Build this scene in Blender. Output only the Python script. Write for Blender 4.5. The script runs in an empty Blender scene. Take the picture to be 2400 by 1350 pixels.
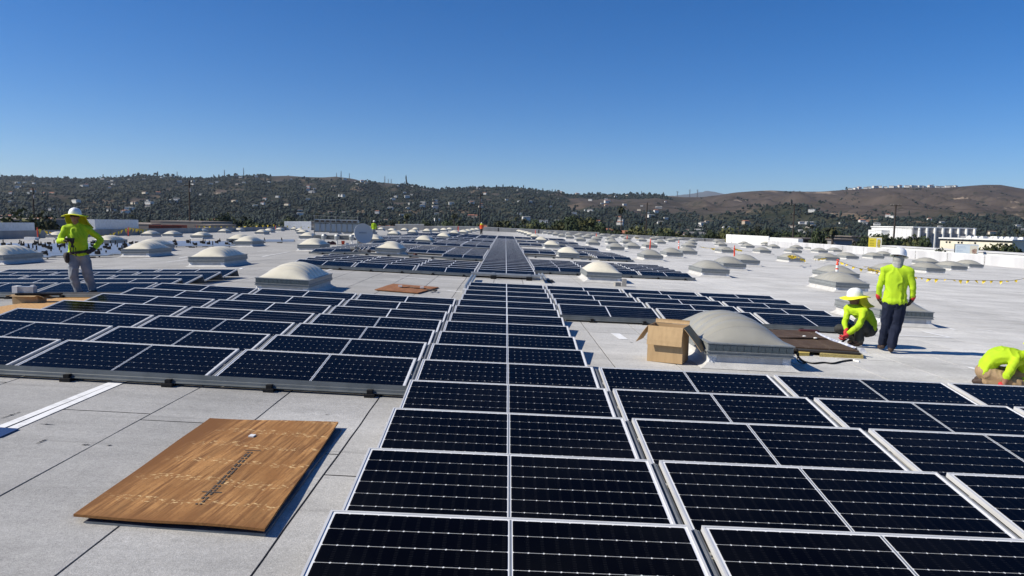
import bpy, bmesh, math, random
import numpy as np
from mathutils import Vector, Matrix, noise

random.seed(7)
rng = np.random.default_rng(11)
R = math.radians
sc = bpy.context.scene
COL = sc.collection

# ---------------------------------------------------------------- frame of reference
# Site axes: the solar rows' columns run along +Y, the building is square to X/Y.  The survey was made in a
# frame leaning PHI about Y (the phone was held slightly off level); MI turns survey points into the level world.
F = 1733.0
PHI = R(1.3)
CAMZ = 10.0
MI = Matrix.Translation((0, 0, CAMZ)) @ Matrix.Rotation(-PHI, 4, 'Y')
PITCH = math.atan((675 - 523) / F)
YAW = math.atan((1200 - 1185) / F)
FW = Vector((math.sin(YAW) * math.cos(PITCH), math.cos(YAW) * math.cos(PITCH), -math.sin(PITCH)))
RT = Vector((math.cos(YAW), -math.sin(YAW), 0))
UP = RT.cross(FW)

# ---------------------------------------------------------------- camera
cam_d = bpy.data.cameras.new('camera')
cam_d.sensor_width = 36
cam_d.lens = 36 * F / 2400
cam_d.clip_start = 0.05
cam_d.clip_end = 60000
cam = bpy.data.objects.new('camera', cam_d)
COL.objects.link(cam)
m3 = Matrix((RT, UP, -FW)).transposed()
cam.matrix_world = MI @ m3.to_4x4()
sc.camera = cam

# ---------------------------------------------------------------- sky, sun, exposure
SUN_EL, SUN_AZ = R(38), R(260.5)
w = bpy.data.worlds.new('World')
sc.world = w
w.use_nodes = True
nt = w.node_tree
bg = nt.nodes['Background']
sky = nt.nodes.new('ShaderNodeTexSky')
sky.sky_type = 'NISHITA'
sky.sun_disc = False
sky.sun_elevation = SUN_EL
sky.sun_rotation = SUN_AZ
sky.altitude = 2000
sky.air_density = 1.0
sky.dust_density = 0.0
sky.ozone_density = 5.0
hsv = nt.nodes.new('ShaderNodeHueSaturation')
hsv.inputs['Saturation'].default_value = 1.32
hsv.inputs['Hue'].default_value = 0.508
nt.links.new(sky.outputs[0], hsv.inputs['Color'])
nt.links.new(hsv.outputs[0], bg.inputs['Color'])
bg.inputs['Strength'].default_value = 0.088
sd = bpy.data.lights.new('sun', 'SUN')
sd.energy = 4.9
sd.angle = R(0.53)
sd.color = (1.0, 0.93, 0.80)
sun = bpy.data.objects.new('sun', sd)
COL.objects.link(sun)
S = Vector((math.sin(SUN_AZ) * math.cos(SUN_EL), math.cos(SUN_AZ) * math.cos(SUN_EL), math.sin(SUN_EL)))
sun.rotation_euler = S.to_track_quat('Z', 'Y').to_euler()
sun.location = (-30, -5, 40)
sc.view_settings.view_transform = 'Standard'
sc.view_settings.look = 'None'
sc.view_settings.gamma = 1
sc.view_settings.exposure = 0.36
sc.view_settings.use_curve_mapping = False
sc.cycles.max_bounces = 6
sc.cycles.transparent_max_bounces = 8
sc.cycles.caustics_reflective = False
sc.cycles.caustics_refractive = False

# ---------------------------------------------------------------- helpers
def zi(x):
    """Height of the roof (survey frame) at survey x: a ridge at x = -7.6, falling to the right."""
    if x > 0: return -1.965 - 0.047 * x
    if x > -7.6: return -1.965 - 0.055 * x
    return -1.547
def slope(x):
    return -0.047 if x > 0 else (-0.055 if x > -7.6 else 0.0)
def ray(px, py):
    return FW + RT * ((px - 1200) / F) + UP * ((675 - py) / F)
def hit(px, py, lift=0.0, ymax=163.0):
    """Survey point where the line of sight through a photo pixel meets the roof (raised by lift)."""
    d = ray(px, py)
    lo, hi = 0.5, 400.0
    for _ in range(60):
        t = (lo + hi) / 2
        p = d * t
        if p.z > zi(p.x) + lift: lo = t
        else: hi = t
    p = d * lo
    if p.y > ymax:
        p = p * (ymax / p.y)
        p.z = zi(p.x) + lift
    return p
def at(px, py, Y):
    d = ray(px, py)
    return d * (Y / d.y)
def W(p): return MI @ Vector(p)
def roofw(X, Y, lift=0.0): return W((X, Y, zi(X) + lift))

ORD1 = ['first','second','third','fourth','fifth','sixth','seventh','eighth','ninth','tenth','eleventh','twelfth','thirteenth',
        'fourteenth','fifteenth','sixteenth','seventeenth','eighteenth','nineteenth']
TENS = ['twenty','thirty','forty','fifty','sixty','seventy','eighty','ninety']
def ordw(n):
    if n <= 19: return ORD1[n - 1]
    t, u = divmod(n, 10)
    if u == 0: return TENS[t - 2][:-1] + 'ieth'
    return TENS[t - 2] + '-' + ORD1[u - 1]

def tag(o, label=None, cat=None, group=None, kind=None):
    if label: o['label'] = label
    if cat: o['category'] = cat
    if group: o['group'] = group
    if kind: o['kind'] = kind
    return o
def empty(name, label, cat, loc=(0, 0, 0), rot=(0, 0, 0), group=None):
    o = bpy.data.objects.new(name, None)
    o.empty_display_size = 0.2
    COL.objects.link(o)
    o.location = loc
    o.rotation_euler = rot
    return tag(o, label, cat, group)
def link(name, me, parent=None, loc=None, rot=None, mtx=None):
    o = bpy.data.objects.new(name, me)
    COL.objects.link(o)
    if parent is not None: o.parent = parent
    if loc is not None: o.location = loc
    if rot is not None: o.rotation_euler = rot
    if mtx is not None: o.matrix_world = mtx
    return o
def copy_tree(o, parent=None):
    c = o.copy()
    COL.objects.link(c)
    if parent is not None: c.parent = parent
    for ch in o.children: copy_tree(ch, c)
    return c

class MB:
    """Collects vertices and faces; build() makes one mesh."""
    def __init__(s): s.v, s.f, s.m = [], [], []
    def add(s, vs, fs, mi=0):
        b = len(s.v)
        s.v += [tuple(v) for v in vs]
        s.f += [tuple(i + b for i in f) for f in fs]
        s.m += [mi] * len(fs)
        return s
    def box(s, x0, x1, y0, y1, z0, z1, mi=0, mtx=None):
        vs = [Vector(p) for p in ((x0,y0,z0),(x1,y0,z0),(x1,y1,z0),(x0,y1,z0),(x0,y0,z1),(x1,y0,z1),(x1,y1,z1),(x0,y1,z1))]
        if mtx is not None: vs = [mtx @ v for v in vs]
        return s.add(vs, [(0,3,2,1),(4,5,6,7),(0,1,5,4),(1,2,6,5),(2,3,7,6),(3,0,4,7)], mi)
    def prism(s, poly, z0, z1, mi=0):
        n = len(poly)
        vs = [(p[0], p[1], z0 if len(p) < 3 else p[2] + z0) for p in poly] + [(p[0], p[1], z1 if len(p) < 3 else p[2] + z1) for p in poly]
        fs = [tuple(range(n - 1, -1, -1)), tuple(range(n, 2 * n))] + [(i, (i + 1) % n, n + (i + 1) % n, n + i) for i in range(n)]
        return s.add(vs, fs, mi)
    def tube(s, pts, r, n=8, mi=0, cap=True):
        pts = [Vector(p) for p in pts]
        rs = r if isinstance(r, (list, tuple)) else [r] * len(pts)
        vs, fs = [], []
        for i, p in enumerate(pts):
            d = (pts[min(i + 1, len(pts) - 1)] - pts[max(i - 1, 0)]).normalized()
            a = d.orthogonal().normalized() if abs(d.z) > 0.99 else d.cross(Vector((0, 0, 1))).normalized()
            b = d.cross(a)
            for k in range(n):
                t = 2 * math.pi * k / n
                vs.append(p + (a * math.cos(t) + b * math.sin(t)) * rs[i])
        for i in range(len(pts) - 1):
            for k in range(n):
                fs.append((i*n + k, i*n + (k+1) % n, (i+1)*n + (k+1) % n, (i+1)*n + k))
        if cap:
            fs.append(tuple(range(n - 1, -1, -1)))
            fs.append(tuple((len(pts) - 1) * n + k for k in range(n)))
        return s.add(vs, fs, mi)
    def lathe(s, prof, n=16, mi=0, c=(0, 0, 0)):
        vs, fs = [], []
        for (r, z) in prof:
            for k in range(n):
                t = 2 * math.pi * k / n
                vs.append((c[0] + r * math.cos(t), c[1] + r * math.sin(t), c[2] + z))
        for i in range(len(prof) - 1):
            for k in range(n):
                fs.append((i*n + k, i*n + (k+1) % n, (i+1)*n + (k+1) % n, (i+1)*n + k))
        fs.append(tuple(range(n - 1, -1, -1)))
        fs.append(tuple((len(prof) - 1) * n + k for k in range(n)))
        return s.add(vs, fs, mi)
    def mesh(s, name, mats, smooth=False):
        me = bpy.data.meshes.new(name)
        me.from_pydata(s.v, [], s.f)
        for m in (mats if isinstance(mats, (list, tuple)) else [mats]): me.materials.append(m)
        if len(set(s.m)) > 1: me.polygons.foreach_set('material_index', s.m)
        if smooth: me.polygons.foreach_set('use_smooth', [True] * len(s.f))
        me.update()
        return me
    def build(s, name, mats, parent=None, smooth=False, loc=None, rot=None, mtx=None):
        return link(name, s.mesh(name, mats, smooth), parent, loc, rot, mtx)

# ---------------------------------------------------------------- materials
def mat(name, c, rough=0.7, c2=None, scale=5.0, metal=0.0, spec=0.5, bump=0.0, bscale=40.0, coords='Object', detail=4.0,
        stretch=(1, 1, 1), fac=(0.35, 0.65), rand=0.0, coat=0.0, sheen=0.0, trans=0.0):
    m = bpy.data.materials.new(name)
    m.use_nodes = True
    n, l = m.node_tree.nodes, m.node_tree.links
    b = n['Principled BSDF']
    b.inputs['Base Color'].default_value = (*c, 1)
    b.inputs['Roughness'].default_value = rough
    b.inputs['Metallic'].default_value = metal
    b.inputs['Specular IOR Level'].default_value = spec
    b.inputs['Coat Weight'].default_value = coat
    b.inputs['Coat Roughness'].default_value = 0.06
    if sheen: b.inputs['Sheen Weight'].default_value = sheen
    col = None
    if c2 is not None or bump:
        tc = n.new('ShaderNodeTexCoord')
        mp = n.new('ShaderNodeMapping')
        mp.inputs['Scale'].default_value = stretch
        l.new(tc.outputs[coords], mp.inputs['Vector'])
    if c2 is not None:
        t = n.new('ShaderNodeTexNoise')
        t.inputs['Scale'].default_value = scale
        t.inputs['Detail'].default_value = detail
        l.new(mp.outputs[0], t.inputs['Vector'])
        mr = n.new('ShaderNodeMapRange')
        mr.inputs['From Min'].default_value = fac[0]
        mr.inputs['From Max'].default_value = fac[1]
        l.new(t.outputs['Fac'], mr.inputs['Value'])
        mx = n.new('ShaderNodeMix')
        mx.data_type = 'RGBA'
        mx.inputs['A'].default_value = (*c, 1)
        mx.inputs['B'].default_value = (*c2, 1)
        l.new(mr.outputs[0], mx.inputs['Factor'])
        col = mx.outputs['Result']
    if rand:
        oi = n.new('ShaderNodeObjectInfo')
        hs = n.new('ShaderNodeHueSaturation')
        mr2 = n.new('ShaderNodeMapRange')
        mr2.inputs['To Min'].default_value = 1 - rand
        mr2.inputs['To Max'].default_value = 1 + rand
        l.new(oi.outputs['Random'], mr2.inputs['Value'])
        l.new(mr2.outputs[0], hs.inputs['Value'])
        if col is not None: l.new(col, hs.inputs['Color'])
        else: hs.inputs['Color'].default_value = (*c, 1)
        col = hs.outputs[0]
    if col is not None: l.new(col, b.inputs['Base Color'])
    if bump:
        t2 = n.new('ShaderNodeTexNoise')
        t2.inputs['Scale'].default_value = bscale
        t2.inputs['Detail'].default_value = 3
        l.new(mp.outputs[0], t2.inputs['Vector'])
        bp = n.new('ShaderNodeBump')
        bp.inputs['Strength'].default_value = bump
        bp.inputs['Distance'].default_value = 0.02
        l.new(t2.outputs['Fac'], bp.inputs['Height'])
        l.new(bp.outputs[0], b.inputs['Normal'])
    return m

M = {}
M['alu'] = mat('anodised_aluminium', (0.66, 0.66, 0.66), 0.5, (0.56, 0.56, 0.56), 3, metal=0.15)
M['galv'] = mat('galvanised_steel', (0.30, 0.32, 0.33), 0.42, (0.38, 0.40, 0.41), 9, metal=0.55)
M['rail'] = mat('grey_rail', (0.125, 0.138, 0.142), 0.5, (0.165, 0.178, 0.182), 6, metal=0.25)
M['channel'] = mat('grey_channel', (0.17, 0.18, 0.185), 0.5, (0.24, 0.25, 0.255), 6, metal=0.2)
M['white_sheet'] = mat('white_backsheet', (0.78, 0.79, 0.80), 0.25, coat=0.25)
M['black'] = mat('black_rubber', (0.012, 0.012, 0.013), 0.75, spec=0.25)
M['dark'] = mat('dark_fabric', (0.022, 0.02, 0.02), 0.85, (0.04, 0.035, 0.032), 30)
M['white'] = mat('white_paint', (0.80, 0.80, 0.79), 0.6, (0.68, 0.68, 0.66), 3)
M['line'] = mat('white_marking_paint', (0.82, 0.82, 0.81), 0.7, (0.62, 0.62, 0.61), 9, coords='Object', fac=(0.5, 0.75))
M['conc'] = mat('concrete', (0.36, 0.34, 0.31), 0.9, (0.28, 0.265, 0.24), 14, bump=0.3, bscale=60)
M['red'] = mat('orange_red_plastic', (0.75, 0.07, 0.025), 0.45)
M['yellow'] = mat('yellow_vinyl', (0.82, 0.58, 0.02), 0.5, (0.70, 0.50, 0.03), 20)
M['maroon'] = mat('maroon_tarp', (0.10, 0.02, 0.02), 0.7, (0.06, 0.018, 0.018), 8)
M['bitumen'] = mat('bitumen', (0.03, 0.03, 0.032), 0.8)

def glass_cells(name, near):
    """Dark monocrystalline cells under textured anti-reflective glass (weak reflection, rising at grazing angles)."""
    m = bpy.data.materials.new(name)
    m.use_nodes = True
    n, l = m.node_tree.nodes, m.node_tree.links
    n.remove(n['Principled BSDF'])
    dif = n.new('ShaderNodeBsdfDiffuse')
    dif.inputs['Color'].default_value = (0.0012, 0.0014, 0.0028, 1)
    glo = n.new('ShaderNodeBsdfGlossy')
    glo.inputs['Color'].default_value = (0.92, 0.94, 1.0, 1)
    mix = n.new('ShaderNodeMixShader')
    lw = n.new('ShaderNodeLayerWeight')
    lw.inputs['Blend'].default_value = 0.5
    pw = n.new('ShaderNodeMath'); pw.operation = 'POWER'; pw.inputs[1].default_value = 4.6
    l.new(lw.outputs['Facing'], pw.inputs[0])
    ma = n.new('ShaderNodeMath'); ma.operation = 'MULTIPLY_ADD'
    ma.inputs[1].default_value = 0.30; ma.inputs[2].default_value = 0.0015
    l.new(pw.outputs[0], ma.inputs[0])
    l.new(ma.outputs[0], mix.inputs['Fac'])
    l.new(dif.outputs[0], mix.inputs[1]); l.new(glo.outputs[0], mix.inputs[2])
    l.new(mix.outputs[0], n['Material Output'].inputs['Surface'])
    tc = n.new('ShaderNodeTexCoord')
    geo = n.new('ShaderNodeNewGeometry')
    t = n.new('ShaderNodeTexNoise')
    t.inputs['Scale'].default_value = 1.3
    t.inputs['Detail'].default_value = 6
    l.new(geo.outputs['Position'], t.inputs['Vector'])
    mr = n.new('ShaderNodeMapRange')
    mr.inputs['From Min'].default_value = 0.3; mr.inputs['From Max'].default_value = 0.7
    mr.inputs['To Min'].default_value = 0.05; mr.inputs['To Max'].default_value = 0.17
    l.new(t.outputs['Fac'], mr.inputs['Value'])
    l.new(mr.outputs[0], glo.inputs['Roughness'])
    # thin film of dust
    mr2 = n.new('ShaderNodeMapRange')
    mr2.inputs['From Min'].default_value = 0.45; mr2.inputs['From Max'].default_value = 0.8
    l.new(t.outputs['Fac'], mr2.inputs['Value'])
    dm = n.new('ShaderNodeMix'); dm.data_type = 'RGBA'
    dm.inputs['A'].default_value = (0.0012, 0.0014, 0.0028, 1)
    dm.inputs['B'].default_value = (0.0045, 0.0048, 0.0060, 1)
    l.new(mr2.outputs[0], dm.inputs['Factor'])
    col = dm.outputs['Result']
    if near:
        # contact pads: rungs of small dashes, one ladder per half cell
        sx = n.new('ShaderNodeSeparateXYZ')
        l.new(tc.outputs['Object'], sx.inputs[0])
        def frac(sock, per, off=0.0):
            a = n.new('ShaderNodeMath'); a.operation = 'MULTIPLY_ADD'
            a.inputs[1].default_value = 1 / per; a.inputs[2].default_value = off
            l.new(sock, a.inputs[0])
            f = n.new('ShaderNodeMath'); f.operation = 'FRACT'
            l.new(a.outputs[0], f.inputs[0])
            return f.outputs[0]
        def less(sock, v):
            a = n.new('ShaderNodeMath'); a.operation = 'LESS_THAN'
            a.inputs[1].default_value = v
            l.new(sock, a.inputs[0])
            return a.outputs[0]
        def mul(p, q):
            a = n.new('ShaderNodeMath'); a.operation = 'MULTIPLY'
            l.new(p, a.inputs[0]); l.new(q, a.inputs[1])
            return a.outputs[0]
        k = mul(less(frac(sx.outputs[0], 0.0815, 0.12), 0.24), less(frac(sx.outputs[1], 0.0163), 0.13))
        mx = n.new('ShaderNodeMix'); mx.data_type = 'RGBA'
        l.new(col, mx.inputs['A'])
        mx.inputs['B'].default_value = (0.017, 0.0175, 0.02, 1)
        l.new(k, mx.inputs['Factor'])
        col = mx.outputs['Result']
    l.new(col, dif.inputs['Color'])
    return m
M['cell'] = glass_cells('silicon_cell', True)
M['cell_far'] = glass_cells('silicon_cell_plain', False)

def roof_material(name, base, lines):
    """Granulated cap sheet: speckle, cloudy weathering, dark drag marks; beyond the built sheets also the lap lines."""
    m = bpy.data.materials.new(name)
    m.use_nodes = True
    n, l = m.node_tree.nodes, m.node_tree.links
    b = n['Principled BSDF']
    b.inputs['Roughness'].default_value = 0.92
    b.inputs['Specular IOR Level'].default_value = 0.25
    geo = n.new('ShaderNodeTexCoord')
    src = geo.outputs['Object']
    def tex(scale, detail, stretch=(1, 1, 1), rough=0.5):
        mp = n.new('ShaderNodeMapping'); mp.inputs['Scale'].default_value = stretch
        l.new(src, mp.inputs['Vector'])
        t = n.new('ShaderNodeTexNoise')
        t.inputs['Scale'].default_value = scale; t.inputs['Detail'].default_value = detail
        t.inputs['Roughness'].default_value = rough
        l.new(mp.outputs[0], t.inputs['Vector'])
        return t.outputs['Fac']
    def rng_(sock, a, b_, c, d):
        r = n.new('ShaderNodeMapRange')
        for k, v in zip(('From Min', 'From Max', 'To Min', 'To Max'), (a, b_, c, d)): r.inputs[k].default_value = v
        l.new(sock, r.inputs['Value'])
        return r.outputs[0]
    def mul(p, q):
        a = n.new('ShaderNodeMath'); a.operation = 'MULTIPLY'
        l.new(p, a.inputs[0]); l.new(q, a.inputs[1])
        return a.outputs[0]
    val = rng_(tex(160, 3, rough=0.7), 0.3, 0.7, 0.74, 1.26)
    val = mul(val, rng_(tex(62, 3, rough=0.65), 0.3, 0.7, 0.84, 1.16))
    val = mul(val, rng_(tex(17, 5, rough=0.65), 0.3, 0.7, 0.91, 1.09))
    val = mul(val, rng_(tex(0.55, 5), 0.3, 0.7, 0.84, 1.08))
    val = mul(val, rng_(tex(0.23, 7, (1, 1, 1), 0.7), 0.55, 0.64, 1.0, 0.84))
    val = mul(val, rng_(tex(1.3, 7, (1, 1.4, 1), 0.7), 0.58, 0.72, 1.0, 0.80))
    val = mul(val, rng_(tex(4.5, 5, (1, 1, 1), 0.7), 0.60, 0.75, 1.0, 0.84))
    val = mul(val, rng_(tex(0.9, 6, (0.35, 2.2, 1), 0.65), 0.28, 0.62, 0.82, 1.06))
    val = mul(val, rng_(tex(1.6, 5, (0.25, 3.0, 1), 0.6), 0.22, 0.38, 0.62, 1.0))
    if lines:
        sx = n.new('ShaderNodeSeparateXYZ'); l.new(src, sx.inputs[0])
        wob = rng_(tex(0.4, 2), 0, 1, -0.06, 0.06)
        ad = n.new('ShaderNodeMath'); ad.operation = 'ADD'
        l.new(sx.outputs[0], ad.inputs[0]); l.new(wob, ad.inputs[1])
        dv = n.new('ShaderNodeMath'); dv.operation = 'DIVIDE'; dv.inputs[1].default_value = 0.97
        l.new(ad.outputs[0], dv.inputs[0])
        fr = n.new('ShaderNodeMath'); fr.operation = 'FRACT'; l.new(dv.outputs[0], fr.inputs[0])
        ls = n.new('ShaderNodeMath'); ls.operation = 'LESS_THAN'; ls.inputs[1].default_value = 0.02
        l.new(fr.outputs[0], ls.inputs[0])
        val = mul(val, rng_(ls.outputs[0], 0, 1, 1.0, 0.55))
    else:
        oi = n.new('ShaderNodeObjectInfo')
        val = mul(val, rng_(oi.outputs['Random'], 0, 1, 0.94, 1.06))
    mx = n.new('ShaderNodeMix'); mx.data_type = 'RGBA'; mx.blend_type = 'MULTIPLY'
    mx.inputs['Factor'].default_value = 1
    # base colour is darker grey on the left and grades lighter towards the right
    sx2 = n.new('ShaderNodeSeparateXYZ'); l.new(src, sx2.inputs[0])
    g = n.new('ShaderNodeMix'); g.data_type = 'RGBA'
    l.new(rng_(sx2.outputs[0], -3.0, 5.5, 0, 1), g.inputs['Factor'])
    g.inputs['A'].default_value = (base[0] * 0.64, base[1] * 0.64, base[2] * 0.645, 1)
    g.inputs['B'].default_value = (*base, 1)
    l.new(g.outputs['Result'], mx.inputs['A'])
    l.new(val, mx.inputs['B'])
    l.new(mx.outputs['Result'], b.inputs['Base Color'])
    bp = n.new('ShaderNodeBump'); bp.inputs['Strength'].default_value = 0.55; bp.inputs['Distance'].default_value = 0.006
    l.new(tex(130, 3, rough=0.7), bp.inputs['Height'])
    bp2 = n.new('ShaderNodeBump'); bp2.inputs['Strength'].default_value = 0.35; bp2.inputs['Distance'].default_value = 0.03
    l.new(tex(2.2, 4, (0.6, 2, 1)), bp2.inputs['Height'])
    l.new(bp.outputs[0], bp2.inputs['Normal'])
    l.new(bp2.outputs[0], b.inputs['Normal'])
    return m
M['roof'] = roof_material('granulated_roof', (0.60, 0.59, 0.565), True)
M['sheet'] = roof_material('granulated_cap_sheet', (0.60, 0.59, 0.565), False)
# ================================================================ ROOF
XL, XR, YB, YF = -48.5, 49.0, 165.0, -9.0
xs = sorted(set([XL, -7.6, 0.0, XR] + list(np.linspace(XL, XR, 40))))
mb = MB()
ys = list(np.linspace(YF, YB, 60))
vs = [(x, y, zi(x)) for y in ys for x in xs]
nx = len(xs)
mb.add(vs, [(j*nx + i, j*nx + i + 1, (j+1)*nx + i + 1, (j+1)*nx + i) for j in range(len(ys)-1) for i in range(nx-1)])
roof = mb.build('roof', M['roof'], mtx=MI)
tag(roof, kind='structure')

# cap sheets laid as one-metre strips in the near part of the roof, dark bitumen showing in the laps
SEAM0 = hit(480, 905).x
PW = 0.97
bed = MB()
bx = [x for x in np.linspace(SEAM0 + int((-14.3 - SEAM0) // PW) * PW + 0.03, SEAM0 + (int((17.0 - SEAM0) // PW) ) * PW - 0.03, 33)]
bx = sorted(set(bx + [0.0, -7.6]))
vs = [(x, y, zi(x) + 0.003) for y in (0.6, 35.0) for x in bx]
bed.add(vs, [(i, i + 1, len(bx) + i + 1, len(bx) + i) for i in range(len(bx) - 1)])
bed.build('bitumen_bed', M['bitumen'], roof)
edge_cache = {}
def seam_edge(n):
    """The wavering line where two neighbouring sheets lap."""
    if n not in edge_cache:
        ph = random.uniform(0, 50)
        edge_cache[n] = lambda y, ph=ph, n=n: SEAM0 + n * PW + 0.016 * noise.noise((ph, y * 0.5, 0)) + 0.006 * noise.noise((ph, y * 3.0, 4))
    return edge_cache[n]
def sheet(n, y0, y1):
    a, b = seam_edge(n), seam_edge(n + 1)
    k = max(4, int((y1 - y0) / 0.45))
    mb = MB()
    rows = []
    for i in range(k + 1):
        y = y0 + (y1 - y0) * i / k
        xa, xb = a(y) + 0.008, b(y) - 0.008
        cs = [xa, xa + (xb - xa) * 0.33, xa + (xb - xa) * 0.66, xb]
        for f in (0.0, -7.6):
            if xa < f < xb: cs[1 if f - xa < (xb - xa) / 2 else 2] = f
        rows.append([(x, y, zi(x) + 0.010 + 0.0015 * noise.noise((x * 2, y * 1.3, n))) for x in cs])
    vs = [p for r_ in rows for p in r_]
    fs = [(i*4 + c, i*4 + c + 1, (i+1)*4 + c + 1, (i+1)*4 + c) for i in range(k) for c in range(3)]
    m_ = len(vs)
    # turned-down rims give the lap its depth
    rim = [(p[0], p[1], p[2] - 0.008) for r_ in rows for p in (r_[0], r_[3])]
    vs += rim
    for i in range(k):
        fs.append((m_ + 2*i, i*4, (i+1)*4, m_ + 2*i + 2))
        fs.append((i*4 + 3, m_ + 2*i + 1, m_ + 2*i + 3, (i+1)*4 + 3))
    mb.add(vs, fs)
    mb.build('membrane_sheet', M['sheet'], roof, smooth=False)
n0, n1 = int((-14.3 - SEAM0) // PW), int((17.0 - SEAM0) // PW)
for n in range(n0, n1):
    y = 0.7
    brk = []
    off = 2.2 + (n * 3.7) % 8.3
    if n == 0: off = hit(400, 990).y
    if n == 2: off = hit(780, 1117).y
    yy = off
    while yy < 33:
        brk.append(yy)
        yy += 9.6
    for e in brk + [34.8]:
        if e - y > 0.4:
            sheet(n, y, e - 0.009)
        y = e + 0.009 if e - y > 0.4 else y

# painted survey marks
def mark_px(pts, wid=0.10, lift=0.016):
    P = [hit(*p) for p in pts]
    mb = MB()
    for a, b in zip(P[:-1], P[1:]):
        d = (b - a); d.z = 0
        nrm = Vector((-d.y, d.x, 0)).normalized() * wid / 2
        k = max(1, int(d.length / 0.5))
        vs = []
        for i in range(k + 1):
            p = a + (b - a) * (i / k)
            for s_ in (1, -1):
                j = nrm * s_ * (1 + 0.25 * noise.noise((p.x * 4, p.y * 4, s_)))
                q = p + j
                vs.append((q.x, q.y, zi(q.x) + lift))
        mb.add(vs, [(2*i, 2*i + 1, 2*i + 3, 2*i + 2) for i in range(k)])
    mb.build('painted_mark', M['line'], roof)
for seg in ([(308, 611), (372, 612)], [(322, 609), (358, 606)], [(391, 615), (440, 609)], [(418, 606), (440, 602)], [(405, 596), (430, 595)],
            [(433, 582), (475, 583)], [(558, 582), (592, 583)], [(570, 628), (583, 627)], [(218, 626), (241, 626)],
            [(615, 602), (678, 591)], [(612, 602), (646, 602)], [(603, 590), (625, 588)], [(640, 586), (662, 587)],
            [(938, 650), (1012, 656)], [(1048, 682), (1085, 686)], [(562, 632), (568, 629)], [(765, 635), (780, 632)],
            [(1721, 637), (1752, 643)], [(1838, 625), (1872, 626)], [(1882, 626), (1896, 627)], [(2080, 787), (2234, 793)], [(2164, 779), (2230, 793)],
            [(2218, 769), (2240, 775)], [(2290, 773), (2325, 778)], [(2270, 862), (2300, 872)], [(1598, 631), (1620, 632)], [(1552, 615), (1576, 616)],
            [(1658, 627), (1670, 629)], [(2325, 643), (2345, 645)], [(2055, 617), (2080, 620)], [(2262, 680), (2285, 682)], [(2340, 703), (2362, 705)]):
    mark_px(seg)
mark_px([(278, 893.5), (7, 1003), (-60, 1031)], 0.078)
mark_px([(291, 896), (36, 1005), (-60, 1046)], 0.078)
mark_px([(1441, 783), (1462, 797)], 0.17)
# dark scuffs and scraps of tar
for seg in ([(0, 985), (50, 968)], [(90, 997), (130, 999)], [(82, 1045), (112, 1032)], [(190, 1046), (212, 1046)], [(250, 1048), (264, 1047)],
            [(760, 975), (772, 974)], [(2145, 690), (2400, 733)], [(1820, 630), (1880, 641)], [(2040, 675), (2060, 676)], [(1475, 803), (1485, 806)]):
    P = [hit(*p) for p in seg]
    mb = MB()
    k = 14
    a, b = P
    d = b - a
    nrm = Vector((-d.y, d.x, 0)).normalized()
    gap = d.length > 3
    for i in range(k):
        if gap and (i * 7) % 5 < 2: continue
        ww = (0.004 + 0.030 * abs(noise.noise((i * 0.9, a.x, a.y)))) * (1 if gap else math.sin(math.pi * (i + 0.5) / k)) * (0.55 if gap else 0.8)
        q = [a + d * (i / k) + nrm * ww, a + d * (i / k) - nrm * ww, a + d * ((i + 0.95) / k) - nrm * ww, a + d * ((i + 0.95) / k) + nrm * ww]
        mb.add([(v.x, v.y, zi(v.x) + 0.0155) for v in q], [(0, 1, 2, 3)])
    mb.build('tar_scuff', M['bitumen'], roof)

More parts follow.
